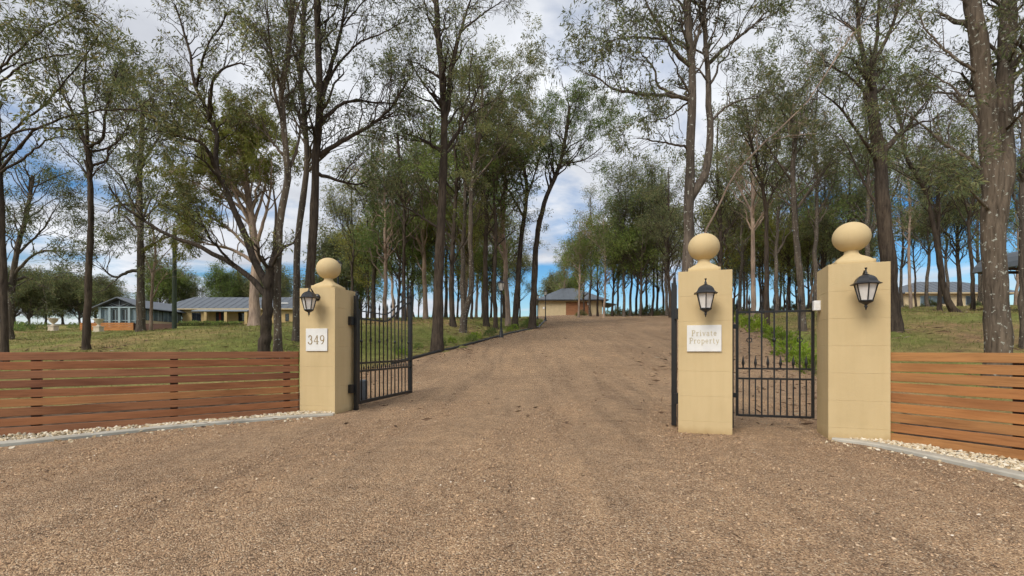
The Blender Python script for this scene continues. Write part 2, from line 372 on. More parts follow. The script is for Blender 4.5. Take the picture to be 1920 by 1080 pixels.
def bed(name, front, back, label_mat):
    A_, B_ = np.array(front, float), np.array(back, float); k = 24; u_ = np.linspace(0, 1, k)
    a = np.stack([np.interp(u_, np.linspace(0, 1, len(A_)), A_[:, i]) for i in range(2)], 1); b = np.stack([np.interp(u_, np.linspace(0, 1, len(B_)), B_[:, i]) for i in range(2)], 1)
    v_ = np.linspace(0, 1, 10)[:, None, None]; g = a[None]*(1-v_)+b[None]*v_
    return tag(sheet(name, g[..., 0], g[..., 1], Hn(g[..., 0], g[..., 1])+.02+.012*rng0.standard_normal(g.shape[:2]), label_mat), kind='structure')
M['mulch'] = simple('dark_bark_mulch', (.13, .085, .055), .95, 0, .5, 9, .8, .03, .1)
bed('mulch_bed', [(-3.3, 8.0), (-4.6, 6.6), (-5.74, 5.8), (-7, 5.1), (-9, 4.2)], [(-3.4, 10.4), (-5.6, 9.6), (-7.4, 8.6), (-9, 7.9), (-11.5, 6.8)], M['mulch'])
bed('mulch_bed', [(5.7, 2.4), (5.2, 3.45), (4.7, 4.42), (4.22, 5.4)], [(8.2, 3.4), (7.6, 4.6), (6.9, 5.8), (5.6, 6.9)], M['mulch'])

# ------------------------------------------------------------------ gate pillars
def pillar(corner, side, w_, phi, label, z0=-.05, top=2.02):
    ex = Vector((math.cos(phi), -math.sin(phi), 0)); ey = Vector((math.sin(phi), math.cos(phi), 0))
    c = Vector((*corner, 0))+ey*w_/2+ex*(w_/2 if side == 'left' else -w_/2)
    t = empty('gate_pillar', (c.x, c.y, 0), -phi, label, 'pillar', 'rendered gate pillars')
    zs = [top-.31*i for i in range(7)]; zs.append(z0)
    for a, b in zip(zs[1:], zs[:-1]):
        MB().box(-w_/2, w_/2, -w_/2, w_/2, a+.0003, b-.0003, .0016).build('block', M['render'], t)
    cap = MB()
    prof = [(.185, 0, 1), (.19, .004, 1), (.19, .052, 1), (.184, .058, 1), (.172, .062, .9), (.160, .078, .8), (.140, .098, .6), (.112, .118, .35), (.09, .135, .15), (.076, .152, 0), (.070, .172, 0), (.073, .2, 0)]
    cap.lathe([(r, z, q) for r, z, q in prof], 48, rot=math.pi/4, z0=top+.001); cap.build('cap', M['render'], t)
    b = MB(); b.lathe([(max(.001, .193*math.sin(a)), -.176*math.cos(a)) for a in np.linspace(.0, math.pi, 26)], 40, z0=top+.352)
    b.build('ball_finial', M['render'], t)
    return t, c, ex, ey
pL, cL, exL, eyL = pillar((-2.767, 7.5), 'right', .62, R(12), 'cream rendered gate pillar with number plaque at end of left fence')
pM, cM, exM, eyM = pillar((2.085, 6.02), 'left', .62, R(19.5), 'cream gate pillar carrying the Private Property plaque')
pR, cR, exR, eyR = pillar((3.625, 5.5), 'left', .585, R(21.5), 'cream gate pillar without plaque at end of right fence')

def lantern(c, ex, ey, w_, z, label, dx=0):
    p = c-ey*(w_/2)+ex*dx; ang = math.atan2(ex.y, ex.x)
    t = empty('wall_lantern', (p.x, p.y, z), ang, label, 'lantern', 'black carriage lanterns on the pillars')
    bk = M['black']; D = -.21
    MB().lathe([(.055, 0), (.055, .012), (.045, .022), (.02, .03)], 20).build('wall_plate', bk, t)
    o = t.children[-1]; o.rotation_euler = (R(90), 0, 0); o.location = (0, 0, .09)
    MB().tube([(0, -.02, .09), (0, -.07, .11), (0, -.11, .16), (0, -.16, .205), (0, D, .20), (0, D, .17)], [.013, .012, .011, .010, .009, .009], 8).build('arm', bk, t)
    rf_ = MB().lathe([(.148, .052), (.15, .058), (.128, .068), (.112, .082), (.106, .096), (.096, .116), (.078, .135), (.052, .150), (.028, .158)], 6, cy=D, rot=R(90), smooth=False).build('lantern_roof', bk, t)
    MB().lathe([(.012, .235), (.013, .225), (.007, .215), (.008, .19), (.018, .182), (.010, .172), (.03, .160)][::-1], 14, cy=D).build('finial', bk, rf_)
    top, bot, zt, zb = .108, .062, .052, -.125
    for k in range(6):
        a0, a1 = R(90+60*k), R(150+60*k); q = .94
        A = [(r*q*math.cos(a), D+r*q*math.sin(a), zz) for a, r, zz in ((a0, top, zt), (a1, top, zt), (a1, bot, zb), (a0, bot, zb))]
        i = [(x*.97, D+(y-D)*.97, zz) for x, y, zz in A]
        MB().add(A+i, [(0, 1, 2, 3), (7, 6, 5, 4), (0, 4, 5, 1), (3, 2, 6, 7), (0, 3, 7, 4), (1, 5, 6, 2)]).build('glass_pane', M['glass'], t)
        MB().bar((top*math.cos(a0), D+top*math.sin(a0), zt), (bot*math.cos(a0), D+bot*math.sin(a0), zb), .011).build('frame_bar', bk, t)
    MB().lathe([(.066, -.118), (.07, -.128), (.06, -.14), (.035, -.155), (.016, -.166), (.012, -.18), (.019, -.188), (.009, -.2), (.004, -.225)][::-1], 12, cy=D).build('base_cap', bk, t)
    return t
lantern(cL, exL, eyL, .62, 1.78, 'black carriage lantern on the pillar with number plaque', .0)
lantern(cM, exM, eyM, .62, 1.66, 'black carriage lantern above the Private Property plaque', 0)
lantern(cR, exR, eyR, .585, 1.70, 'black carriage lantern on the pillar beside the right fence', .01)

# plaques with lettering built from strokes
def arc(cx, cy, rx, ry, a0, a1, n=9): return [(cx+rx*math.cos(R(a0+(a1-a0)*i/(n-1))), cy+ry*math.sin(R(a0+(a1-a0)*i/(n-1)))) for i in range(n)]
GL = {
 '3': (.56, [([(.03, .76), (.1, .80)], .09), ([(.0, .17), (.07, .23)], .09), (arc(.24, .74, .2, .24, 160, -80), .1), (arc(.24, .27, .25, .27, 85, -165), .11)]),
 '4': (.62, [([(.42, 0), (.42, 1)], .12), ([(.42, 1), (.03, .3)], .06), ([(.02, .28), (.6, .28)], .07), ([(.3, .02), (.55, .02)], .045)]),
 '9': (.56, [(arc(.27, .68, .22, .3, 0, 360, 15), .1), (arc(.1, .66, .4, .66, 5, -80), .09)]),
 'P': (.62, [([(.14, 0), (.14, 1)], .13), ([(.12, .97), (.3, .97)]+arc(.32, .73, .24, .24, 90, -90)+[(.14, .49)], .09), ([(.0, .02), (.3, .02)], .05), ([(.0, .98), (.14, .98)], .05)]),
 'r': (.44, [([(.13, 0), (.13, .64)], .11), (arc(.3, .46, .16, .17, 165, 50), .09), ([(.0, .02), (.28, .02)], .05), ([(.0, .63), (.13, .63)], .05)]),
 'i': (.3, [([(.14, 0), (.14, .64)], .11), ([(.14, .82), (.14, .94)], .12), ([(.0, .02), (.28, .02)], .05), ([(.02, .63), (.14, .63)], .05)]),
 'v': (.52, [([(.06, .64), (.26, .0)], .11), ([(.26, .0), (.46, .64)], .06), ([(.0, .63), (.18, .63)], .05), ([(.36, .63), (.54, .63)], .05)]),
 'a': (.5, [(arc(.22, .48, .16, .16, 160, 0)+[(.38, .1), (.46, .02)], .09), (arc(.22, .18, .17, .18, 60, 330, 13), .09)]),
 't': (.38, [([(.14, .85), (.14, .16)]+arc(.26, .14, .12, .13, 180, 310), .1), ([(.0, .62), (.32, .62)], .055)]),
 'e': (.5, [([(.06, .34), (.43, .34)]+arc(.24, .34, .19, .3, 10, 325, 15), .085)]),
 'o': (.54, [(arc(.26, .32, .21, .31, 0, 360, 17), .09)]),
 'p': (.58, [([(.13, -.3), (.13, .64)], .11), (arc(.3, .32, .2, .31, 150, -150, 13), .09), ([(.0, -.28), (.28, -.28)], .05), ([(.0, .63), (.13, .63)], .05)]),
 'y': (.52, [([(.06, .64), (.27, .03)], .11), ([(.47, .64), (.24, -.12), (.14, -.27), (.04, -.26)], .07), ([(.0, .63), (.18, .63)], .05), ([(.37, .63), (.54, .63)], .05)]),
}
def ribbon(mb, pts, wd, sc, ox, oz, y0, y1):
    p = [Vector((a, b)) for a, b in pts]; L_, R_ = [], []
    for i in range(len(p)):
        d = (p[min(i+1, len(p)-1)]-p[max(i-1, 0)]).normalized(); n = Vector((-d.y, d.x))*wd/2
        L_.append(p[i]+n); R_.append(p[i]-n)
    for i in range(len(p)-1):
        mb.prism([(ox+q.x*sc, oz+q.y*sc) for q in (L_[i], L_[i+1], R_[i+1], R_[i])], y0, y1)
def plaque(name, c, ex, ey, w_, dx, z, W, Hh, lines, mat, label):
    p = c-ey*(w_/2)+ex*dx; ang = math.atan2(ex.y, ex.x)
    t = empty(name, (p.x, p.y, z), ang, label, 'plaque')
    MB().box(-W/2, W/2, -.022, .0, -Hh/2, Hh/2, .003).build('plate', M['plaque'], t)
    for txt, sc, oz, sp in lines:
        tot = sum(GL[ch][0] for ch in txt)*sc+sp*sc*(len(txt)-1); x = -tot/2
        for ch in txt:
            mb = MB()
            for i, (pts, wd) in enumerate(GL[ch][1]): ribbon(mb, pts, wd, sc, x, oz, -.0252-.0004*i, -.0205)
            mb.build('numeral' if ch.isdigit() else 'letter', mat, t); x += (GL[ch][0]+sp)*sc
plaque('number_plaque', cL, exL, eyL, .62, .0, 1.20, .375, .355, [('349', .138, -.068, .16)], M['bronze'], 'white square plaque with the number 349')
plaque('notice_plaque', cM, exM, eyM, .62, -.01, 1.185, .395, .325, [('Private', .070, .030, .14), ('Property', .070, -.062, .12)], M['paletan'], 'white plaque reading Private Property')

# ------------------------------------------------------------------ iron gates
def spear(mb, x, z, s=1.0):
    mb.lathe([(.008, 0), (.012, .008), (.008, .018), (.013, .035), (.020, .06), (.015, .085), (.004, .15), (.001, .165)], 8, cx=x, z0=z)
    for p in range(len(mb.v)): pass
def top_curve(u):                           # height of the curved rail along a driveway leaf
    s = float(sstep(.42, 1.0, u)); return 1.57+.46*s
def drive_gate(name, hinge, d, label, L=2.3, sg=1):
    d = Vector(d).normalized(); rz = math.atan2(d.y, d.x); bk = M['black']
    t = empty(name, (hinge[0], hinge[1], 0), rz, label, 'gate', 'driveway gate leaves')
    MB().box(-.03, .035, -.032, .032, .03, 1.94, .004).build('hinge_post', bk, t)
    MB().tube([(0, 0, 1.94), (0, 0, 1.985), (.02, 0, 2.01), (.05, 0, 2.01), (.07, 0, 1.985), (.066, 0, 1.955), (.045, 0, 1.95)], .014, 8).build('scroll', bk, t)
    MB().box(.06, .10, -.02, .02, .13, 1.72, .003).build('stile', bk, t)
    MB().box(L-.065, L, -.032, .032, .13, 2.2, .003).build('stile', bk, t)
    MB().box(.10, L-.065, -.024, .024, .13, .185, .003).build('bottom_rail', bk, t)
    MB().box(.10, L-.065, -.016, .016, .80, .835, .002).build('middle_rail', bk, t)
    MB().box(.10, L-.065, -.016, .016, .665, .70, .002).build('middle_rail', bk, t)
    us = np.linspace(0, 1, 17); x0, x1 = .10, L-.065
    for off, nm in ((0, 'curved_rail'), (.13, 'curved_rail')):
        mb = MB()
        for a, b in zip(us[:-1], us[1:]):
            mb.bar((x0+(x1-x0)*a, 0, top_curve(a)+off), (x0+(x1-x0)*b+.003, 0, top_curve(b)+off), .022, .026 if off == 0 else .018)
        mb.build(nm, bk, t)
    n = 13
    for i in range(n):
        uu = (i+.5)/n*1.0; x = x0+(x1-x0)*uu; zt = top_curve(uu)
        br = MB().box(x-.0085, x+.0085, -.0085, .0085, .18, zt+.16).build('bar', bk, t)
        mb = MB(); spear(mb, x, zt+.16); mb.build('spear_tip', bk, br)
        if i % 2 == 0:
            mb = MB(); k = i//2 % 2
            if k: mb.tube([(x+.034*math.cos(a), 0, 1.22+.034*math.sin(a)) for a in np.linspace(0, 2*math.pi, 15)], .006, 6, False)
            else: mb.lathe([(.009, -.03), (.02, -.018), (.024, 0), (.02, .018), (.009, .03)], 10, cx=x, z0=1.19)
            mb.build('ring' if k else 'knuckle', bk, br)
        if i < n-1:
            xs = x0+(x1-x0)*(i+1)/n; mb = MB(); mb.lathe([(.007, 0), (.018, .03), (.006, .075), (.001, .08)], 8, cx=xs, z0=.70); mb.build('collar_point', bk, t)
    for zc in (.40, 1.52):
        MB().box(-.125, -.035, min(sg*.005, sg*.075), max(sg*.005, sg*.075), zc-.07, zc+.07, .004).build('hinge_bracket', bk, t)
        MB().tube([(.03, 0, zc-.05), (.03, 0, zc+.05)], .02, 10).build('hinge_pin', bk, t)
    MB().bar((L-.03, 0, 2.2), (L-.03, 0, 2.33), .03).build('latch_post', bk, t)
    MB().tube([(L-.03, 0, 2.33), (L-.03, 0, 2.37), (L-.06, 0, 2.395), (L-.10, 0, 2.385), (L-.11, 0, 2.355)], .012, 8).build('scroll', bk, t)
    return t
drive_gate('driveway_gate', (-2.59, 7.97), (.44, 2.25, 0), 'open black iron gate leaf hinged on the number pillar')
drive_gate('driveway_gate', (2.175, 6.45), (.347, 1, 0), 'black iron gate leaf seen edge on beside the Private Property pillar', sg=-1)
# gate opener behind the left leaf
t = empty('gate_motor', (-2.95, 9.15, H(-2.95, 9.15)), R(-15), 'grey gate opener box on the ground behind the left gate leaf', 'gate motor')
MB().box(-.13, .13, -.17, .17, .02, .40, .025).build('housing', M['motor'], t)
MB().box(-.17, .17, -.21, .21, -.06, .02, .006).build('base_slab', M['concrete'], t)

A, B = Vector((2.905, 6.30, 0)), Vector((3.83, 6.03, 0)); d = (B-A); Lg = d.length
t = empty('pedestrian_gate', A, math.atan2(d.y, d.x), 'closed black iron pedestrian gate between the two right pillars', 'gate')
bk = M['black']
MB().box(-.045, .0, -.03, .03, .02, 1.66, .003).build('hinge_post', bk, t)
MB().box(-.05, .003, -.035, .035, 1.66, 1.72, .004).build('post_cap', M['postwood'], t)
for x in (.045, Lg-.045): MB().box(x-.016, x+.016, -.016, .016, .18, 1.56, .002).build('stile', bk, t)
for z, h_ in ((.19, .03), (.67, .024), (.80, .022), (1.535, .026)): MB().box(.061, Lg-.061, -.012, .012, z-h_/2, z+h_/2, .002).build('rail', bk, t)
for i in range(5):
    x = .045+(Lg-.09)*(i+1)/6
    br = MB().box(x-.0085, x+.0085, -.0085, .0085, .19, 1.60).build('bar', bk, t); mb = MB(); spear(mb, x, 1.60); mb.build('spear_tip', bk, br)
    mb = MB()
    if i in (0, 4): mb.tube([(x+.03*math.cos(a), 0, 1.17+.03*math.sin(a)) for a in np.linspace(0, 2*math.pi, 15)], .0065, 6, False); mb.build('ring', bk, br)
    elif i == 2: mb.lathe([(.009, -.03), (.02, -.016), (.022, 0), (.02, .016), (.009, .03)], 10, cx=x, z0=1.17); mb.build('knuckle', bk, br)
for i in range(6):
    x = .045+(Lg-.09)*(i+.5)/6
    MB().box(x-.007, x+.007, -.007, .007, .19, .67).build('short_bar', bk, t); mb = MB(); spear(mb, x, .81); mb.build('short_spear', bk, t)
for x in (.045, Lg-.045): mb = MB(); spear(mb, x, 1.56); mb.build('spear_tip', bk, t)
MB().box(-.005, .05, -.03, .03, .42, .48, .003).build('hinge', bk, t)
MB().box(-.005, .05, -.03, .03, 1.32, 1.38, .003).build('hinge', bk, t)
p = cR-exR*(.585/2)+eyR*.12
t = empty('intercom_box', (p.x, p.y, 1.585), math.atan2(exR.y, exR.x), 'small white box fixed to the right pillar above the pedestrian gate', 'box')
MB().box(-.075, 0, -.045, .045, -.06, .06, .006).build('housing', M['whitebox'], t)
MB().box(-.06, -.02, -.048, -.044, -.03, .03, .001).build('face_panel', M['plaque'], t)

# ------------------------------------------------------------------ slatted timber fences
def spline(pts, n):
    p = [Vector(q) for q in pts]; p = [p[0]*2-p[1]]+p+[p[-1]*2-p[-2]]; out = []; m_ = len(p)-3
    for k in range(n):
        u_ = k/(n-1)*m_; i = min(int(u_), m_-1); f = u_-i; a, b, c, d = p[i:i+4]
        out.append(.5*((2*b)+(c-a)*f+(a*2-b*5+c*4-d)*f*f+(b*3-a-c*3+d)*f**3))
    return out
def fence(pts, label, mat, zb=.035, n=9, pitch=.1105, hgt=.0935, seed=1, side=1, runs=((0, 4), (4, 5))):
    rr = random.Random(seed); p0 = Vector((*pts[0], 0)); t = empty('slat_fence', p0, 0, label, 'fence')
    V3 = [Vector((*p, 0)) for p in pts]
    for i0, i1 in runs:
        a, d = V3[i0], V3[i1]-V3[i0]; ang = math.atan2(d.y, d.x); Ri = Matrix.Rotation(-ang, 3, 'Z')
        loc = [Ri @ (p-a) for p in V3[i0:i1+1]]; pl = [q[:] for q in spline(loc, 13)] if len(loc) > 2 else [q[:] for q in loc]
        pl[0] = (pl[0][0]+.002, *pl[0][1:]); pl[-1] = (pl[-1][0]-.002, *pl[-1][1:])
        for i in range(n):
            h_ = hgt+rr.uniform(-.003, .003); mb = MB(); vs_ = []; c_ = .003; sag = rr.uniform(-.004, .004)
            for k, (x, y, _) in enumerate(pl):
                dz = sag*math.sin(math.pi*k/(len(pl)-1))
                for oy, oz in ((-.011+c_, 0), (-.011, c_), (-.011, h_-c_), (-.011+c_, h_), (.011-c_, h_), (.011, h_-c_), (.011, c_), (.011-c_, 0)): vs_.append((x, y+oy, oz+dz))
            m_ = 8; mb.add(vs_, [(k*m_+j, k*m_+(j+1) % m_, (k+1)*m_+(j+1) % m_, (k+1)*m_+j) for k in range(len(pl)-1) for j in range(m_)]+[tuple(range(m_)), tuple(range(len(vs_)-m_, len(vs_)))])
            o = mb.build('slat', mat, t, (a-p0).to_tuple(), ang); o.location.z = zb+pitch*i+rr.uniform(-.003, .003)
            o.location += Vector((-d.y, d.x, 0)).normalized()*rr.uniform(-.002, .002); o.rotation_euler.x = R(rr.uniform(-1, 1))
    for q in pts[1:]:
        q = Vector((*q, 0))-p0; dd = (V3[-1]-p0).normalized(); nrm = Vector((-dd.y, dd.x, 0))*side
        c = q+nrm*.068; MB().box(-.045, .045, -.045, .045, -.1, .985, .003).build('post', M['postwood'], t, (c.x, c.y, 0), math.atan2(dd.y, dd.x))
    return t
fence([(-3.40, 7.66), (-3.52, 7.52), (-4.62, 6.56), (-5.74, 5.78), (-6.95, 5.05), (-8.2, 4.4)], 'reddish horizontal slat fence left of the number pillar', M['slat'], seed=3, side=-1)
fence([(4.175, 5.33), (4.66, 4.42), (5.15, 3.45), (5.6, 2.5)], 'orange brown horizontal slat fence right of the gate', M['slat2'], seed=8, side=1, runs=((0, 3),))

# concrete edging and pebbles in front of the fences
def strip(name, pts, w_, h_, label):
    mb = MB(); P_ = [Vector((*p, 0)) for p in pts]; vs_ = []
    for i, p in enumerate(P_):
        d = (P_[min(i+1, len(P_)-1)]-P_[max(i-1, 0)]).normalized(); n = Vector((-d.y, d.x, 0)); z = H(p.x, p.y)
        for o, zz in ((0, -.06), (.008, h_-.012), (.022, h_), (w_-.02, h_), (w_, h_-.012), (w_, -.06)):
            q = p+n*o; vs_.append((q.x, q.y, z+zz))
    k = 6; fs = [(i*k+j, i*k+(j+1) % k, (i+1)*k+(j+1) % k, (i+1)*k+j) for i in range(len(P_)-1) for j in range(k)]
    mb.add(vs_, fs+[tuple(range(k)), tuple(range(len(vs_)-k, len(vs_)))])
    o = mb.build(name, M['concrete']); return tag(o, label, 'kerb')
kl = [q[:2] for q in spline([(-2.74, 7.36, 0), (-3.2, 7.14, 0), (-3.85, 6.72, 0), (-4.55, 6.16, 0), (-5.45, 5.20, 0), (-6.5, 4.6, 0), (-8, 4.0, 0)], 40)]
kr = [q[:2] for q in spline([(5.0, 2.2, 0), (4.5, 3.0, 0), (4.16, 3.87, 0), (4.02, 4.5, 0), (3.87, 5.1, 0), (3.62, 5.44, 0)], 30)]
strip('kerb', kl[::-1], .17, .045, 'pale concrete kerb curving along the left fence')
strip('kerb', kr[::-1], .16, .045, 'pale concrete kerb curving along the right fence')
def rocks(name, pos, size, mat, label, cat, rng, flat=.6, kind='stuff'):
    n = len(pos); base = np.array([(1, 0, 0), (-1, 0, 0), (0, 1, 0), (0, -1, 0), (0, 0, 1), (0, 0, -1)], float)
    tri = np.array([(0, 2, 4), (2, 1, 4), (1, 3, 4), (3, 0, 4), (2, 0, 5), (1, 2, 5), (3, 1, 5), (0, 3, 5)])
    v = base[None]*size[:, None, None]*rng.uniform(.6, 1.25, (n, 6, 1)); v = v+rng.normal(0, .22, v.shape)*size[:, None, None]
    q = rng.normal(size=(n, 4)); q /= np.linalg.norm(q, axis=1)[:, None]; a, b, c, d = q.T
    Rm = np.stack([1-2*(c*c+d*d), 2*(b*c-a*d), 2*(b*d+a*c), 2*(b*c+a*d), 1-2*(b*b+d*d), 2*(c*d-a*b), 2*(b*d-a*c), 2*(c*d+a*b), 1-2*(b*b+c*c)], 1).reshape(n, 3, 3)
    v = np.einsum('nij,nkj->nki', Rm, v); v[:, :, 2] *= flat; v += pos[:, None, :]
    f = tri[None]+np.arange(n)[:, None, None]*6
    me = mesh_np(name, v.reshape(-1, 3), None, f.reshape(-1, 3)); me.materials.append(mat)
    return tag(link(bpy.data.objects.new(name, me)), label, cat, None, kind)
def between(a, b, n, rng, edge=.06):
    # random points between two polylines, given as lists of 2-D points of equal parameter
    A_ = np.array([tuple(p) for p in a]); B_ = np.array([tuple(p) for p in b]); u_ = rng.uniform(0, 1, n); s_ = np.sqrt(rng.uniform(0, 1, n))
    s_ = rng.uniform(0, 1, n)
    ia = np.stack([np.interp(u_*(len(A_)-1), np.arange(len(A_)), A_[:, k]) for k in range(2)], 1)
    ib = np.stack([np.interp(u_*(len(B_)-1), np.arange(len(B_)), B_[:, k]) for k in range(2)], 1)
    return ia+(ib-ia)*s_[:, None]
rg = np.random.default_rng(21)
fl = [q[:2] for q in spline([(-3.0, 7.62, 0), (-3.45, 7.66, 0), (-4.65, 6.66, 0), (-5.78, 5.88, 0), (-7.0, 5.15, 0), (-8.3, 4.5, 0)], 40)]
kin = [(p[0]-.02, p[1]+.13) for p in kl]
pp = between(kin, fl, 6800, rg); pz = Hn(pp[:, 0], pp[:, 1])+rg.uniform(.0, .05, len(pp))
sp_ = between(kl, [(p[0]+.1, p[1]-.3) for p in kl], 70, rg); pp = np.r_[pp, sp_]; pz = np.r_[pz, Hn(sp_[:, 0], sp_[:, 1])+.018]
rocks('pebbles', np.c_[pp, pz], rg.uniform(.011, .028, len(pp)), M['pebble'], 'white and cream pebbles along the left fence', 'pebbles', rg, .75)
fr = [q[:2] for q in spline([(5.75, 2.4, 0), (5.25, 3.4, 0), (4.76, 4.4, 0), (4.27, 5.33, 0), (4.1, 5.45, 0)], 30)]
kin = [(p[0]+.125, p[1]+.05) for p in kr]
pp = between(kin, fr, 6800, rg); pz = Hn(pp[:, 0], pp[:, 1])+rg.uniform(.0, .05, len(pp))
sp_ = between(kr, [(p[0]-.25, p[1]-.15) for p in kr], 60, rg); pp = np.r_[pp, sp_]; pz = np.r_[pz, Hn(sp_[:, 0], sp_[:, 1])+.018]
rocks('pebbles', np.c_[pp, pz], rg.uniform(.011, .026, len(pp)), M['pebble'], 'white and cream pebbles along the right fence', 'pebbles', rg, .75)
# loose stones over the near gravel, sticks and bark further up
n = 120000; yy = 1.9+7.2*rg.power(1.7, n); xx = rg.uniform(-1.12, 1.12, n)*yy
ok = (xx > eL(yy)+.05) & (xx < eR(yy)-.05); xx, yy = xx[ok], yy[ok]
rocks('gravel', np.c_[xx, yy, Hn(xx, yy)+.013], rg.gamma(3, .0012, len(xx))+.0019, M['stones'], 'loose brown gravel over the driveway entrance', 'gravel', rg, .6)
def flakes(name, pos, ln, wd, mat, rng, label, cat, up=.15, droop=0, parent=None, kind=None, axis=None):
    n = len(pos); a = rng.normal(size=(n, 3)) if axis is None else axis
    a = a/np.linalg.norm(a, axis=1)[:, None]
    r_ = rng.normal(size=(n, 3)); s_ = np.cross(a, r_); s_ /= np.linalg.norm(s_, axis=1)[:, None]+1e-9
    nn = np.cross(a, s_)
    v = np.stack([pos, pos+a*(ln*.45)[:, None]+s_*(wd/2)[:, None], pos+a*ln[:, None]+nn*(ln*.08)[:, None], pos+a*(ln*.45)[:, None]-s_*(wd/2)[:, None]], 1)
    q = np.arange(n*4).reshape(n, 4); me = mesh_np(name, v.reshape(-1, 3), q); me.materials.append(mat)
    return tag(link(bpy.data.objects.new(name, me), parent), label, cat, None, kind)
n = 5200; yy = 6+34*rg.power(1.1, n); xx = rg.uniform(0, 1, n)
side_ = rg.uniform(0, 1, n) < .3
xx = np.where(side_, eL(yy)+rg.exponential(.5, n)-.5, eR(yy)-rg.exponential(2.2, n)+.8)
ax = np.c_[rg.normal(size=(n, 2)), rg.normal(0, .12, n)]
flakes('leaf_litter', np.c_[xx, yy, Hn(xx, yy)+.03], rg.uniform(.04, .22, n), rg.uniform(.01, .04, n), M['litter'], rg, 'brown bark and leaf litter along the driveway edges', 'leaf litter', kind='stuff', axis=ax)
n = 420; yy = 2.2+6*rg.uniform(0, 1, n); xx = rg.uniform(-1.05, 1.05, n)*yy; ok = (xx > eL(yy)+.1) & (xx < eR(yy)-.1); xx, yy = xx[ok], yy[ok]; n = len(xx)
ax = np.c_[rg.normal(size=(n, 2)), rg.normal(0, .1, n)]
flakes('twigs', np.c_[xx, yy, Hn(xx, yy)+.022], rg.uniform(.02, .09, n), rg.uniform(.005, .014, n), M['litter'], rg, 'dry twigs and leaves strewn on the near gravel', 'twigs', kind='stuff', axis=ax)
# grass
n = 190000; yy = 9+52*rg.power(1.25, n); xx = rg.uniform(-1.12, 1.12, n)*yy
ok = ((xx < eL(yy)-.15) | (xx > eR(yy)+.1)); xx, yy = xx[ok], yy[ok]
cl = np.sin(xx*.9)*np.sin(yy*.8+xx*.3)+rg.normal(0, .7, len(xx)); ok = cl > -.35; xx, yy = xx[ok], yy[ok]; n = len(xx)
ax = np.c_[rg.normal(0, .55, (n, 2)), np.abs(rg.normal(.8, .3, n))]
flakes('grass', np.c_[xx, yy, Hn(xx, yy)-.02], rg.uniform(.04, .12, n)*(1+yy/60), rg.uniform(.008, .016, n)*(1+yy/22), M['grassblade'], rg, 'short half dry grass on the lawn slopes', 'grass', kind='stuff', axis=ax)
# black edging hose along the left of the drive
yy = np.linspace(14.6, 44, 60); pts = [(float(eL(y))+.02*math.sin(y*2.1), y, H(float(eL(y)), y)+.045) for y in yy]
tag(MB().tube(pts, .055, 8).build('edging_pipe', M['black']), 'black edging pipe along the left side of the driveway', 'pipe')

# ------------------------------------------------------------------ trees
def resample(p, k):
    pts = spline(p, 8*len(p)); a = np.array([q[:] for q in pts]); s_ = np.concatenate([[0], np.cumsum(np.linalg.norm(np.diff(a, axis=0), axis=1))])
    return np.stack([np.interp(np.linspace(0, s_[-1], k), s_, a[:, i]) for i in range(3)], 1)
def tubes(paths, rads, sides):
    # paths (n,k,3), rads (n,k) -> verts, quads
    n, k, _ = paths.shape; T = np.gradient(paths, axis=1); T /= np.linalg.norm(T, axis=2, keepdims=True)+1e-9
    ref = np.where(np.abs(T[:, :1, 2:3]) > .8, np.array([[[1., 0, 0]]]), np.array([[[0, 0, 1.]]])); ref = np.broadcast_to(ref, T.shape)
    a = np.cross(T, ref); a /= np.linalg.norm(a, axis=2, keepdims=True)+1e-9; b = np.cross(T, a)
    th = np.arange(sides)*2*np.pi/sides
    v = paths[:, :, None]+rads[:, :, None, None]*(a[:, :, None]*np.cos(th)[None, None, :, None]+b[:, :, None]*np.sin(th)[None, None, :, None])
    idx = np.arange(n*k*sides).reshape(n, k, sides); nx = np.roll(idx, -1, 2)
    q = np.stack([idx[:, :-1], nx[:, :-1], nx[:, 1:], idx[:, 1:]], -1).reshape(-1, 4)
    return v.reshape(-1, 3), q
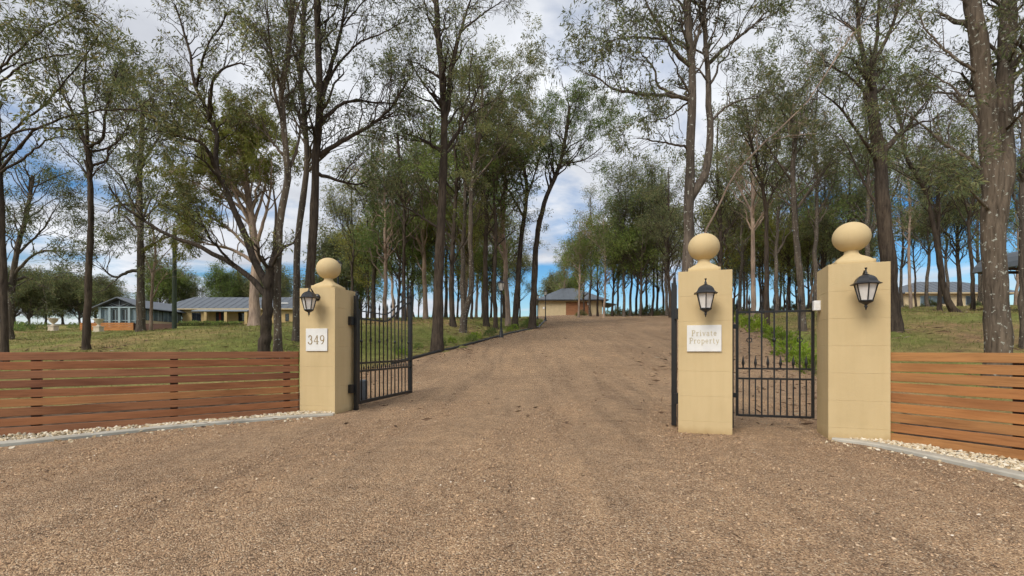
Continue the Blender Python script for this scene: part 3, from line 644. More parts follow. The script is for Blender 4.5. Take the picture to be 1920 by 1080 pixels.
def children_of(paths, rads, num, tmin, length, angle, up, K, rng, rratio=.55, wig=.08, tmax=1.0):
    n, k, _ = paths.shape
    pi = np.repeat(np.arange(n), num) if np.isscalar(num) else np.repeat(np.arange(n), num)
    m_ = len(pi)
    if m_ == 0: return np.zeros((0, K, 3)), np.zeros((0, K)), pi
    tm = np.broadcast_to(np.asarray(tmin, float), (n,))[pi]
    t = tm+(tmax-tm)*rng.uniform(0, 1, m_)
    f = t*(k-1); i0 = np.minimum(f.astype(int), k-2); fr_ = (f-i0)[:, None]
    st = paths[pi, i0]*(1-fr_)+paths[pi, i0+1]*fr_; T = paths[pi, i0+1]-paths[pi, i0]; T /= np.linalg.norm(T, axis=1)[:, None]+1e-9
    r0 = (rads[pi, i0]*(1-fr_[:, 0])+rads[pi, i0+1]*fr_[:, 0])*rratio*rng.uniform(.6, 1.1, m_)
    g = rng.normal(size=(m_, 3)); g -= T*np.sum(g*T, 1)[:, None]; g /= np.linalg.norm(g, axis=1)[:, None]+1e-9
    an = R(1)*rng.normal(angle, 12, m_)[:, None]; d = T*np.cos(an)+g*np.sin(an); d[:, 2] += up; d /= np.linalg.norm(d, axis=1)[:, None]
    ln = np.broadcast_to(np.asarray(length, float), (n,))[pi]*rng.uniform(.55, 1.25, m_)*(1.12-.5*t)
    s_ = np.linspace(0, 1, K)[None, :, None]
    d2 = d+rng.normal(0, .45, (m_, 3)); d2[:, 2] += up*.8
    path = st[:, None]+ln[:, None, None]*(d[:, None]*s_+.32*(d2-d)[:, None]*s_**2)
    w_ = rng.normal(0, wig, (m_, K, 3))*ln[:, None, None]; w_[:, 0] = 0; path = path+w_*np.linspace(0, 1, K)[None, :, None]
    rad = np.maximum(r0[:, None]*np.linspace(1, .3, K)[None], .0028)
    return path, rad, pi
def grow(main, rng, spread, n2, n3, n4, nl, leaf, twig_tubes=True, cb=.5, up2=.35, droop=.55, minr=.0, clump=.10):
    """main: list of (points(k,3), radii(k), weight, tmin). Returns trunk verts/quads and leaf verts/quads."""
    V, Q = [], []; off = 0
    def put(v, q):
        nonlocal off
        V.append(v); Q.append(q+off); off += len(v)
    for i, (p, r, wt, tm) in enumerate(main):
        pn = p+rng.normal(0, .012, p.shape); v, q = tubes(pn[None], r[None], 12 if i == 0 else 8)
        put(v, q)
    P1 = np.stack([resample_np(p, 14) for p, _, _, _ in main]); R1 = np.stack([np.interp(np.linspace(0, 1, 14), np.linspace(0, 1, len(r)), r) for _, r, _, _ in main])
    num = np.array([max(1, int(round(n2*wt))) for _, _, wt, _ in main]); tm = np.array([m_[3] for m_ in main])
    p2, r2, i2 = children_of(P1, R1, num, tm, spread*1.12, 50, up2, 7, rng, .5, .07)
    # ends of limbs go on as branches as well
    p3, r3, i3 = children_of(p2, r2, n3, .5, spread*.42, 46, .22, 5, rng, .6, .08)
    p4, r4, i4 = children_of(p3, r3, n4, .5, spread*.15, 45, -.05, 4, rng, .6, .08)
    r2 = np.maximum(r2, minr); r3 = np.maximum(r3, minr*.7)
    put(*tubes(p2, r2, 5)); put(*tubes(p3, r3, 3))
    if twig_tubes: put(*tubes(p4[:, ::3] if p4.shape[1] > 3 else p4, (r4[:, ::3] if p4.shape[1] > 3 else r4), 3))
    # some clumps are bare
    keep2 = rng.uniform(0, 1, len(p2)) > .26; keep3 = rng.uniform(0, 1, len(p3)) > .2; k4 = keep2[i3[i4]] & keep3[i4]; tw = p4[k4]
    m_ = len(tw)*nl; pi = np.repeat(np.arange(len(tw)), nl); t = rng.uniform(.25, 1, m_)*(tw.shape[1]-1); i0 = np.minimum(t.astype(int), tw.shape[1]-2); f = (t-i0)[:, None]
    pos = tw[pi, i0]*(1-f)+tw[pi, i0+1]*f+rng.normal(0, clump, (m_, 3))
    td = tw[:, -1]-tw[:, 0]; td /= np.linalg.norm(td, axis=1)[:, None]+1e-9
    a = td[pi]*.9+rng.normal(0, .55, (m_, 3)); a[:, 2] -= droop*1.1; a /= np.linalg.norm(a, axis=1)[:, None]
    ln = leaf*rng.uniform(.7, 1.5, m_); wd = ln*rng.uniform(.18, .30, m_)
    s_ = np.cross(a, rng.normal(size=(m_, 3))); s_ /= np.linalg.norm(s_, axis=1)[:, None]+1e-9
    lv = np.stack([pos, pos+a*(ln*.45)[:, None]+s_*(wd/2)[:, None], pos+a*ln[:, None], pos+a*(ln*.45)[:, None]-s_*(wd/2)[:, None]], 1).reshape(-1, 3)
    return np.concatenate(V), np.concatenate(Q), lv, np.arange(m_*4).reshape(-1, 4)
def resample_np(p, k):
    s_ = np.concatenate([[0], np.cumsum(np.linalg.norm(np.diff(p, axis=0), axis=1))])
    return np.stack([np.interp(np.linspace(0, s_[-1], k), s_, p[:, i]) for i in range(3)], 1)
TREES = []; DENS = 1.0
def finish(name, base, tv, tq, lv, lq, bark, leafm, label, group=None, cat='tree'):
    b = np.array(base); t = empty(name, base, 0, label, cat, group)
    me = mesh_np('trunk', tv-b, tq, smooth=True); me.materials.append(M[bark]); link(bpy.data.objects.new('trunk', me), t)
    me = mesh_np('crown', lv-b, lq); me.materials.append(M[leafm]); link(bpy.data.objects.new('crown', me), t)
    TREES.append(t); return t
def hero(label, Y, trunk, w_, limbs=(), seed=0, bark='bark_dark', leafm='leaf', spread=1.8, n2=22, n3=6, n4=5, nl=7, leaf=None, cb=.5, lw=.6, name='gum_tree', depth=1.0, wt=1.0, droop=.55, clump=None):
    rng = np.random.default_rng(1000+seed); leaf = leaf or (.080+.0018*Y); clump = clump or (.045+.0016*Y); nl = max(3, round(nl*(.68 if Y < 20 else DENS)))
    def to3(pl, d0, d1):
        out = []
        for i, (a, b) in enumerate(pl):
            u_ = i/(len(pl)-1); out.append(P(a, b, Y+d0+(d1-d0)*u_+rng.normal(0, .08)*u_))
        return out
    tp = to3(trunk, 0, rng.uniform(-.4, .4)*depth)
    bx, by = tp[0].x, tp[0].y; zb = H(bx, by)-.12
    if tp[0].z > zb+.05: tp = [Vector((bx, by, zb))]+tp
    else: tp[0].z = zb
    K = 26; p = resample(tp, K); s_ = np.linspace(0, 1, K)
    r0, r1 = w_[0]/F*Y/2, w_[1]/F*Y/2; r = (r0+(r1-r0)*s_**.7)*.92
    hgt = p[:, 2]-zb; r = r*(1+.32*np.exp(-hgt/.25))*(1+.05*np.sin(s_*31+seed)+.04*np.sin(s_*57))
    main = [(p, r, wt, cb)]
    for i, l in enumerate(limbs):
        opt = l[0] if isinstance(l[0], dict) else {}; pl = l[1:] if opt else l
        e = opt.get('d', rng.uniform(-1.3, 1.3)*depth)
        # start on the trunk (or earlier limb) surface nearest in the picture
        q = to3(pl, 0, e); best = min(((np.linalg.norm(m_[0]-np.array(q[0]), axis=1)[1:-1].min(), j) for j, m_ in enumerate(main)))
        mp, mr = main[best[1]][0], main[best[1]][1]; k_ = 1+int(np.argmin(np.linalg.norm(mp-np.array(q[0]), axis=1)[1:-1])); q[0] = Vector(mp[k_])
        rs = min(mr[k_]*.92, opt['w']/F*Y/2) if 'w' in opt else mr[k_]*lw
        sm = resample(q, 18); main.append((sm, np.linspace(rs, max(.012, rs*opt.get('taper', .25)), 18), opt.get('n', .55), opt.get('t', .35)))
    tv, tq, lv, lq = grow(main, rng, spread, n2, n3, n4, nl, leaf, Y < 20, cb, clump=clump, droop=droop, minr=.00028*Y)
    return finish(name, (bx, by, zb+.12), tv, tq, lv, lq, bark, leafm, label)
D = dict
hero('dark thin trunk cut by the left picture edge with long bare boughs', 12, [(8, 660), (5, 540), (3, 420), (-3, 300), (-8, 180), (-20, 40), (-30, -80)], (15, 8),
     [[(0, 340), (40, 270), (80, 235), (150, 214), (225, 205), (290, 212)], [(-2, 250), (50, 243), (120, 240), (215, 250)], [(-4, 300), (30, 240), (90, 190), (150, 120), (185, 60)],
      [(-8, 150), (40, 90), (90, 50), (150, 20), (200, 40)], [(-8, 180), (30, 130), (80, 110), (140, 100)], [(0, 330), (40, 300), (90, 262), (130, 255)]], 1, spread=1.25, n2=16, n3=6, n4=5, nl=6, leaf=.135, lw=.5)
hero('forked brownish trunk standing low on the far left lawn', 24, [(17, 643), (19, 580), (24, 530), (32, 470), (50, 400), (62, 330)], (15, 6),
     [[(19, 560), (10, 520), (8, 470), (2, 400)], [(26, 520), (60, 480), (95, 470), (125, 490)], [(30, 480), (80, 430), (110, 380)], [(24, 535), (50, 520), (90, 540)]], 2, 'bark_grey', spread=2.4, n2=20, n3=6, n4=5, nl=9)
hero('straight dark slender trunk rising behind the left fence', 15, [(162, 658), (165, 540), (170, 420), (168, 280)], (15, 9),
     [[D(w=8), (168, 290), (150, 240), (120, 180), (100, 110)], [D(w=7), (168, 285), (163, 220), (158, 150), (165, 80)], [D(w=9), (170, 280), (192, 258), (200, 200), (220, 130)], [(169, 300), (215, 270), (260, 200)], [(168, 320), (200, 300), (205, 280), (240, 250)]], 3, spread=1.9, n2=22, cb=.8, wt=.3)
hero('tall grey trunk with layered crown left of the green pole', 26, [(264, 627), (264, 540), (263, 430), (262, 330), (266, 250), (270, 190)], (17, 7),
     [[(263, 430), (235, 345), (205, 310), (190, 290)], [(263, 500), (240, 510), (215, 520), (190, 500)], [(262, 420), (300, 380), (335, 320)], [(263, 320), (300, 255), (330, 225)], [(264, 280), (230, 220), (210, 180)], [(263, 470), (300, 450), (330, 440)], [(263, 380), (220, 385), (200, 400)]], 4, 'bark_grey', spread=2.5, n2=22, nl=15, cb=.4)
hero('thin pale sapling beside the tall grey trunk', 27, [(283, 622), (284, 570), (287, 520), (292, 470), (285, 420)], (7, 3), [[(285, 560), (300, 530), (315, 510)], [(287, 525), (275, 490), (265, 460)]], 5, 'bark_pale', spread=1.9, n2=14, nl=6, cb=.4)
hero('pale pink smooth gum trunk with yellow green crown', 25, [(478, 613), (477, 550), (480, 480), (472, 410), (462, 340), (455, 270)], (24, 9),
     [[(479, 480), (430, 430), (385, 405), (360, 420)], [(475, 440), (440, 360), (415, 300)], [(480, 460), (505, 370), (510, 290)], [(470, 400), (400, 360), (370, 340)], [(478, 500), (440, 470), (400, 460), (370, 450)], [(472, 420), (500, 330), (480, 270)], [(470, 380), (440, 290), (450, 250)]], 6, 'bark_pale', 'leaf_yellow', spread=2.7, n2=26, nl=22, leaf=.15, cb=.5, lw=.5)
hero('dark leaning tree forking low behind the left fence with a long low bough', 14, [(495, 662), (500, 600), (504, 540), (506, 500)], (25, 17),
     [[D(w=14, taper=.22, t=.5, n=1.6), (502, 535), (478, 492), (450, 420), (415, 335), (401, 300), (408, 260), (388, 205), (364, 155), (358, 110), (345, 60), (330, 10)],
      [D(w=10, n=.8), (404, 302), (380, 270), (335, 255), (295, 230), (268, 195)], [D(w=9, n=.8), (362, 135), (385, 95), (405, 60), (430, 20)], [D(w=8), (372, 180), (400, 150), (440, 120), (470, 125)],
      [D(w=12, taper=.25, n=.5, t=.6), (500, 560), (470, 520), (430, 492), (372, 462), (320, 442), (280, 420), (235, 390), (205, 350)], [D(w=6), (415, 335), (380, 300), (345, 285)],
      [D(w=11, n=.12, t=.8), (506, 520), (513, 470), (518, 410), (512, 350)], [D(w=6), (430, 490), (400, 455), (385, 430), (370, 400)]], 7, spread=1.45, n2=20, n3=6, cb=.9, wt=.2, nl=7)
hero('pale lichened trunk right beside the dark leaning tree', 14.5, [(522, 660), (520, 560), (522, 480), (528, 400), (540, 330), (533, 250), (528, 180), (540, 100), (548, 0), (552, -120)], (17, 9),
     [[(531, 250), (513, 160), (505, 70), (500, -20)], [D(w=6), (535, 300), (500, 250), (490, 215)], [(546, 330), (562, 250), (560, 160)]], 8, 'bark_lichen', spread=1.6, n2=22, cb=.55)
hero('grey trunk directly left of the number pillar', 17, [(556, 650), (556, 540), (560, 430), (576, 320), (571, 230), (565, 130), (570, 30), (574, -100)], (15, 8), [[(570, 250), (545, 180), (530, 100)], [(575, 320), (620, 280), (650, 250)]], 9, 'bark_grey', spread=1.9, n2=28, cb=.45)
hero('tall dark trunk rising behind the number pillar with boughs to the right', 16, [(582, 650), (582, 530), (588, 420), (592, 300), (600, 200), (597, 100), (592, 0), (590, -120)], (22, 10),
     [[D(w=10, n=1), (596, 300), (640, 265), (690, 237), (732, 205), (765, 150)], [D(w=8, n=1), (598, 225), (650, 190), (700, 192), (752, 195)], [D(w=10, n=1), (600, 210), (622, 120), (642, 40), (655, -60)], [(599, 150), (660, 90), (720, 60), (760, 40)], [(592, 340), (640, 340), (690, 350)], [(599, 190), (560, 100), (545, 30)], [(650, 20), (700, -10), (760, 0)]], 10, 'bark_dark', 'leaf', spread=1.75, n2=24, n3=6, nl=8, cb=.5)
hero('thin black trunk seen behind the left gate leaf', 30, [(758, 599), (757, 500), (758, 400), (750, 320), (745, 250)], (9, 4), [[(757, 420), (720, 350), (690, 300)], [(757, 390), (790, 330), (800, 290)]], 11, spread=2.5, n2=22, cb=.3, leafm='leaf')
hero('tall dark tree beside the drive just past the left gate', 18, [(820, 655), (822, 560), (826, 450), (830, 340), (833, 240), (828, 140), (820, 60), (817, -60)], (25, 9),
     [[D(w=10, n=.9), (833, 230), (848, 120), (870, 40), (892, -30)], [D(w=5), (868, 50), (910, 22), (948, 0)], [(830, 220), (790, 150), (765, 110)], [(831, 280), (870, 230), (900, 160)], [D(w=6), (826, 440), (780, 400), (740, 380)], [(832, 300), (790, 260), (760, 250)]], 12, 'bark_dark', spread=1.7, n2=24, cb=.5, n3=5, nl=6)
hero('mottled trunk leaning right among the roadside trees', 25, [(868, 622), (874, 580), (884, 540), (882, 440), (886, 330), (900, 250), (905, 160)], (14, 5), [[(886, 350), (930, 290), (970, 230)], [(895, 270), (860, 200), (850, 150)], [(900, 230), (950, 160), (985, 130)]], 13, 'bark_lichen', spread=2.3, n2=30, nl=14, cb=.45)
hero('upright brown trunk in the roadside row behind the tall dark tree', 27, [(850, 616), (846, 540), (850, 440), (856, 330), (848, 240)], (13, 5), [[(851, 430), (810, 370), (790, 330)], [(854, 340), (880, 280), (890, 220)]], 14, spread=2.4, n2=26, nl=7, cb=.3, leafm='leaf_green')
hero('straight black trunk left of the nearest lamp post', 30, [(912, 607), (910, 500), (912, 400), (908, 300), (915, 210)], (13, 5), [[(910, 420), (945, 360), (960, 300)], [(910, 370), (870, 300), (860, 260)], [(909, 330), (950, 230), (985, 190)]], 15, spread=2.4, n2=28, nl=14, cb=.4)
hero('slim forked trunk right behind the nearest lamp post', 29, [(929, 607), (927, 520), (930, 430), (925, 340), (935, 260)], (10, 4), [[(929, 470), (955, 440), (980, 425)], [(928, 400), (900, 350)]], 16, spread=2.2, n2=22, cb=.4, nl=7)
hero('dark trunk leaning slightly right before the yellow garage', 31, [(966, 607), (971, 530), (977, 450), (987, 370), (984, 320), (962, 265), (955, 220)], (14, 5), [[(986, 370), (1010, 300), (1015, 250)], [(983, 400), (950, 350), (935, 310)]], 17, spread=2.5, n2=24, nl=8, cb=.55)
hero('leaning double bent tree whose crown hangs over the driveway', 31.5, [(998, 609), (1002, 530), (1006, 450), (1022, 375), (1045, 322), (1062, 250), (1068, 200)], (16, 6), [[(1020, 385), (1050, 315), (1095, 300), (1130, 275)], [(1047, 320), (1075, 240), (1095, 200)], [(1040, 330), (1010, 260), (1020, 210)], [(1060, 305), (1110, 250), (1130, 220)]], 18, spread=2.5, n2=26, n3=7, nl=13, cb=.6, leafm='leaf_green')
hero('great forked tree towering behind the Private Property pillar', 13, [(1290, 660), (1290, 500), (1293, 380), (1295, 260), (1297, 140), (1290, 60), (1286, -60)], (29, 12),
     [[D(w=17, n=1, t=.4), (1296, 385), (1322, 325), (1332, 250), (1328, 150), (1322, 60), (1318, -60)], [D(w=8, n=1), (1294, 192), (1262, 180), (1230, 178), (1195, 176), (1150, 165), (1105, 135)], [D(w=9, n=1), (1297, 145), (1265, 95), (1230, 40), (1200, -20)],
      [D(w=6), (1265, 182), (1235, 160), (1225, 125), (1190, 90)], [D(w=8, n=.9), (1330, 130), (1365, 85), (1410, 50), (1445, 15)], [D(w=5), (1291, 282), (1250, 268), (1195, 258)], [D(w=6), (1333, 225), (1370, 195), (1420, 180)], [D(w=7), (1297, 130), (1310, 60), (1340, -20)], [D(w=4), (1293, 200), (1250, 220), (1210, 230)], [D(w=5), (1250, 75), (1180, 70), (1130, 80)]], 19, 'bark_grey', spread=1.35, n2=20, n3=6, nl=7, cb=.65)
hero('long thin pale bough leaning to the upper right above the small gate', 15, [(1300, 640), (1312, 470), (1340, 400), (1382, 322), (1430, 270), (1510, 195), (1560, 120), (1600, 60)], (5.5, 2), [[(1560, 130), (1620, 40), (1700, 0)], [(1430, 272), (1480, 255), (1530, 250)]], 20, 'bark_pale', spread=1.2, n2=9, nl=5, cb=.6)
hero('pale pinkish trunk seen over the left side of the small gate', 28, [(1413, 584), (1412, 500), (1411, 420), (1410, 330), (1400, 260)], (11, 5), [[(1411, 400), (1380, 340), (1360, 310)], [(1410, 340), (1440, 290), (1450, 250)]], 21, 'bark_pale', spread=2.5, n2=24, nl=8, cb=.5)
hero('dark trunk standing behind the middle of the small gate', 22, [(1438, 603), (1437, 500), (1436, 400), (1425, 325), (1408, 270), (1400, 210)], (12, 5), [[(1436, 400), (1460, 340), (1490, 300)], [(1430, 340), (1440, 260), (1450, 200)]], 22, spread=2.1, n2=26, nl=8, cb=.5)
hero('brown trunk behind the right end of the small gate', 21, [(1505, 618), (1500, 520), (1492, 430), (1487, 330), (1490, 250), (1478, 180)], (16, 7), [[(1490, 400), (1530, 340), (1560, 300)], [(1488, 340), (1450, 290), (1420, 240)], [(1489, 260), (1520, 200), (1540, 150)], [(1484, 220), (1440, 170), (1410, 160)]], 23, 'bark_grey', spread=2.0, n2=28, nl=9, cb=.45)
hero('thick dark trunk bending left just right of the last pillar', 17.5, [(1672, 614), (1668, 520), (1656, 400), (1650, 300), (1636, 212), (1631, 130)], (33, 19),
     [[D(w=10, n=1), (1632, 140), (1612, 80), (1608, 10), (1600, -70)], [D(w=12, n=1), (1632, 140), (1645, 60), (1650, -70)], [D(w=10, n=1), (1636, 140), (1668, 60), (1685, 0), (1700, -60)], [D(w=7), (1650, 310), (1610, 250), (1572, 200), (1535, 170)], [D(w=6), (1656, 400), (1625, 350), (1595, 290), (1575, 250)], [D(w=6), (1634, 190), (1600, 150), (1540, 110)], [(1650, 300), (1690, 250), (1720, 230)], [D(w=5), (1634, 160), (1600, 60), (1540, 20)]], 24, spread=1.7, n2=22, nl=7, cb=.85, wt=.4)
hero('dark curved trunk leaning left before the right house', 24, [(1800, 595), (1782, 573), (1768, 530), (1756, 450), (1738, 370), (1722, 332), (1697, 290), (1688, 230), (1668, 170)], (13, 5), [[(1756, 450), (1762, 380), (1758, 320)], [(1735, 365), (1755, 300), (1780, 260)]], 25, spread=2.1, n2=24, nl=7, cb=.5)
hero('slim straight dark trunk left of the curved one', 27, [(1762, 592), (1762, 480), (1757, 380), (1765, 300)], (8, 4), [[(1760, 400), (1735, 340)]], 26, spread=2.2, n2=20, cb=.4)
hero('slim dark trunk between the curved tree and the big lichened trunk', 26, [(1824, 597), (1823, 500), (1815, 420), (1830, 350), (1822, 280)], (8, 4), [[(1818, 430), (1790, 380), (1770, 350)]], 27, spread=2.2, n2=20, cb=.4)
hero('thin pale trunk standing before the left end of the right house', 33, [(1708, 582), (1704, 480), (1706, 400), (1703, 330)], (7, 3), [], 28, 'bark_pale', spread=2.4, n2=20, cb=.45)
hero('massive lichen spotted tree trunk behind the right fence', 10.5, [(1872, 690), (1868, 560), (1862, 420), (1858, 300), (1850, 200), (1838, 110), (1826, 30), (1814, -80)], (47, 28),
     [[D(w=33, taper=.7, d=.35, n=.8), (1868, 440), (1882, 320), (1880, 220), (1886, 120), (1890, 20), (1893, -80)], [D(w=7), (1858, 335), (1810, 292), (1768, 268), (1722, 228), (1695, 200)], [D(w=7), (1852, 250), (1820, 205), (1790, 168), (1735, 130)], [D(w=6), (1890, 250), (1915, 215), (1950, 180)], [D(w=6), (1860, 400), (1820, 360), (1790, 330), (1760, 325)], [D(w=6), (1888, 110), (1920, 60), (1960, 40)], [D(w=6), (1838, 130), (1790, 110), (1740, 60), (1720, 20)]], 29, 'bark_lichen', spread=1.25, n2=20, nl=7, cb=.8, n3=6, wt=.6)
hero('narrow trunk at the very right picture edge', 14, [(1919, 672), (1917, 520), (1917, 380), (1922, 200), (1925, 60)], (13, 8), [[(1918, 420), (1890, 330), (1880, 290)]], 30, 'bark_grey', spread=1.4, n2=18, cb=.5)

# background trees: a few kinds grown once, then placed one by one
def proto(seed, hgt, r0, bark, leafm, spread, n2, n3, n4, nl, cb, leaf, crown_lo=.35, clump=.22, lean=.06, forks=3):
    rng = np.random.default_rng(seed); K = 20; s_ = np.linspace(0, 1, K)
    x = np.cumsum(rng.normal(0, lean, (K, 2)), 0)*hgt/16*.9; x -= x[0]; p = np.c_[x, s_*hgt]; r = r0*(1-.78*s_)*(1+.35*np.exp(-s_*hgt/.3))
    main = [(p, r, 1.0, cb)]
    for k in range(forks):
        t = rng.uniform(crown_lo, .75); i = int(t*(K-1)); a = rng.uniform(0, 2*math.pi); l_ = hgt*rng.uniform(.18, .32); u_ = np.linspace(0, 1, 10)[:, None]
        d = np.array([math.cos(a)*.6, math.sin(a)*.6, .8]); q = p[i]+u_*l_*d+u_**2*l_*np.array([0, 0, .25])+rng.normal(0, .05, (10, 3))*u_*l_
        main.append((q, np.linspace(r[i]*.55, .02, 10), .5, .3))
    tv, tq, lv, lq = grow(main, rng, spread, n2, n3, n4, nl, leaf, False, cb, clump=clump, minr=.012)
    mt = mesh_np('trunk', tv, tq, smooth=True); mt.materials.append(M[bark]); mc = mesh_np('crown', lv, lq); mc.materials.append(M[leafm])
    return mt, mc
PR = [proto(11, 16, .19, 'bark_dark', 'leaf', 2.9, 30, 6, 5, 6, .24, .21), proto(12, 17, .20, 'bark_grey', 'leaf_green', 3.1, 30, 6, 5, 6, .3, .21),
      proto(13, 15, .16, 'bark_dark', 'leaf', 2.7, 26, 6, 5, 6, .35, .21), proto(14, 18, .2, 'bark_grey', 'leaf', 2.9, 30, 6, 5, 6, .26, .22), proto(15, 14, .17, 'bark_pale', 'leaf_green', 2.8, 28, 6, 5, 6, .2, .21)]
PB = [proto(16, 9, .2, 'bark_grey', 'leaf_green', 3.0, 44, 6, 5, 9, .12, .26, .15, .3, .06, 5), proto(17, 8, .18, 'bark_grey', 'leaf', 2.8, 44, 6, 5, 9, .1, .26, .15, .3, .06, 5)]
PL = [proto(31, 11.5, .13, 'bark_dark', 'leaf_green', 2.7, 34, 6, 5, 7, .16, .21, .2), proto(32, 12.5, .14, 'bark_grey', 'leaf', 2.6, 34, 6, 5, 7, .2, .21, .2), proto(33, 10, .12, 'bark_dark', 'leaf_yellow', 2.5, 32, 6, 5, 7, .18, .21, .2)]
def place(kind, px, Y, sc, rot, label, group, name='gum_tree', sz=1.0):
    X = (px-960)/F*Y; mt, mc = kind; t = empty(name, (X, Y, H(X, Y)-.05), rot, label, 'tree', group); t.scale = (sc, sc, sc*sz)
    link(bpy.data.objects.new('trunk', mt), t); link(bpy.data.objects.new('crown', mc), t); return t
rr = random.Random(77)
def wood(lst, label, group, kinds=PR, name='gum_tree', s=(.85, 1.1)):
    words = ['leftmost', 'second', 'third', 'fourth', 'fifth', 'sixth', 'seventh', 'eighth', 'ninth', 'tenth', 'eleventh', 'twelfth', 'thirteenth', 'fourteenth', 'fifteenth', 'sixteenth', 'seventeenth', 'eighteenth', 'nineteenth', 'twentieth']
    for k, (px, Y) in enumerate(sorted(lst)):
        lb = ('leftmost ' if k == 0 else words[k]+' from left, ')+label
        place(rr.choice(kinds), px, Y, rr.uniform(*s), rr.uniform(0, 6.28), lb, group, name)
wood([(868, 29), (952, 33), (700, 38), (722, 33), (738, 46), (775, 52), (798, 36), (812, 60), (836, 44), (872, 42), (893, 50), (905, 62), (945, 55), (660, 45)], 'slender gum tree in the wood seen between left gate and lamp post', 'trees in the wood left of the drive')
wood([(1085, 62), (1107, 70), (1133, 58), (1160, 74), (1183, 60), (1192, 66), (1222, 57), (1243, 68), (1258, 44), (1205, 80), (1060, 95)], 'gum tree at the top of the drive right of the yellow garage', 'trees at the top of the drive', s=(.85, 1.0))
wood([(1345, 40), (1362, 55), (1390, 46), (1425, 62), (1455, 40), (1462, 72), (1478, 52), (1520, 60), (1532, 38), (1548, 48), (1570, 66), (1585, 42), (1605, 55), (1625, 36), (1400, 85), (1440, 90), (1500, 88), (1560, 85)], 'slender gum tree in the wood behind the small gate and last pillar', 'trees in the wood behind the small gate')
wood([(1690, 50), (1718, 62), (1740, 46), (1775, 60), (1800, 44), (1835, 55), (1850, 40), (1905, 48), (1925, 36)], 'slender gum tree on the rise by the right house', 'trees around the right house', s=(.75, 1.0))
wood([(690, 52), (745, 36), (765, 44), (785, 66), (826, 38), (858, 56), (884, 36), (920, 48), (940, 66), (975, 72)], 'leafy young tree among the trunks between left gate and lamp post', 'young trees left of the drive', PL, 'young_tree', (.8, 1.1))
wood([(1095, 80), (1120, 66), (1148, 62), (1170, 56), (1200, 54), (1212, 70), (1232, 60), (1250, 54)], 'leafy green tree right of the yellow garage', 'leafy trees at the top of the drive', PL, 'young_tree', (1.1, 1.4))
wood([(1350, 50), (1375, 66), (1395, 58), (1430, 50), (1470, 60), (1495, 68), (1515, 50), (1545, 62), (1580, 54), (1612, 66), (1630, 48)], 'leafy young tree among the trunks behind the small gate', 'young trees behind the small gate', PL, 'young_tree', (.85, 1.2))
wood([(28, 84), (55, 78), (85, 82), (118, 90), (150, 84), (178, 92), (205, 99), (-10, 76)], 'bushy tree in the far row left of the long house', 'bushy trees left of the long house', PB, 'bushy_tree', (.85, 1.1))
wood([(300, 104), (345, 108), (420, 108), (455, 112), (510, 110)], 'dark tree showing above the roof of the long house', 'trees behind the long house', PB, 'bushy_tree', (1.15, 1.5))
wood([(640, 70), (675, 78)], 'rounded green tree behind the ball of the number pillar', 'trees behind the number pillar', PB, 'bushy_tree', (1.3, 1.5))
wood([(1040, 112), (1075, 118)], 'pale green tree above the garage roof', 'trees behind the garage', PB, 'bushy_tree', (1.1, 1.3))

# shrubs
def shrub_mesh(seed, n, rx, rz, leaf, mat):
    rng = np.random.default_rng(seed); d = rng.normal(size=(n, 3)); d /= np.linalg.norm(d, axis=1)[:, None]; d[:, 2] = np.abs(d[:, 2])
    rad = rng.uniform(.45, 1, n)**.6*(1+.25*np.sin(d[:, 0]*5+seed)*np.cos(d[:, 1]*4)); pos = d*rad[:, None]*np.array([rx, rx, rz]); a = d+rng.normal(0, .6, (n, 3)); a[:, 2] += .5; a /= np.linalg.norm(a, axis=1)[:, None]
    ln = leaf*rng.uniform(.6, 1.3, n); wd = ln*.4; s_ = np.cross(a, rng.normal(size=(n, 3))); s_ /= np.linalg.norm(s_, axis=1)[:, None]
    v = np.stack([pos, pos+a*(ln*.5)[:, None]+s_*(wd/2)[:, None], pos+a*ln[:, None], pos+a*(ln*.5)[:, None]-s_*(wd/2)[:, None]], 1)
    me = mesh_np('foliage', v.reshape(-1, 3), np.arange(n*4).reshape(-1, 4)); me.materials.append(mat)
    mb = MB()
    for k in range(7):
        q = d[k]*np.array([rx, rx, rz])*.8; mb.tube([(0, 0, -.05), q*.5+np.array([0, 0, .05]), q], [.012, .009, .005], 5)
    return me, mb
def shrub(kind, x, y, sc, rot, label, group, name='shrub'):
    me, mb = kind; t = empty(name, (x, y, H(x, y)), rot, label, 'shrub', group); t.scale = (sc,)*3
    link(bpy.data.objects.new('foliage', me), t); mb.build('stem', M['bark_grey'], t); return t
SH = [shrub_mesh(3, 420, .42, .55, .11, M['leaf_lime']), shrub_mesh(4, 380, .45, .45, .11, M['leaf_lime'])]
SG = [shrub_mesh(5, 500, .5, .5, .1, M['leaf_green'])]
WORDS = ['first', 'second', 'third', 'fourth', 'fifth', 'sixth', 'seventh', 'eighth', 'ninth', 'tenth', 'eleventh', 'twelfth', 'thirteenth', 'fourteenth', 'fifteenth', 'sixteenth']
for k, (px, Y) in enumerate(((1528, 12.6), (1505, 14.2), (1480, 15.5), (1470, 17.5), (1450, 19.5), (1425, 22), (1410, 25), (1395, 28), (1385, 31))):
    X = (px-960)/F*Y; shrub(rr.choice(SH), X, Y, rr.uniform(.75, 1.15)*(1+(Y-12)*.02), rr.uniform(0, 6), WORDS[k]+' nearest lime green shrub in the row seen through the small gate', 'shrubs behind the small gate')
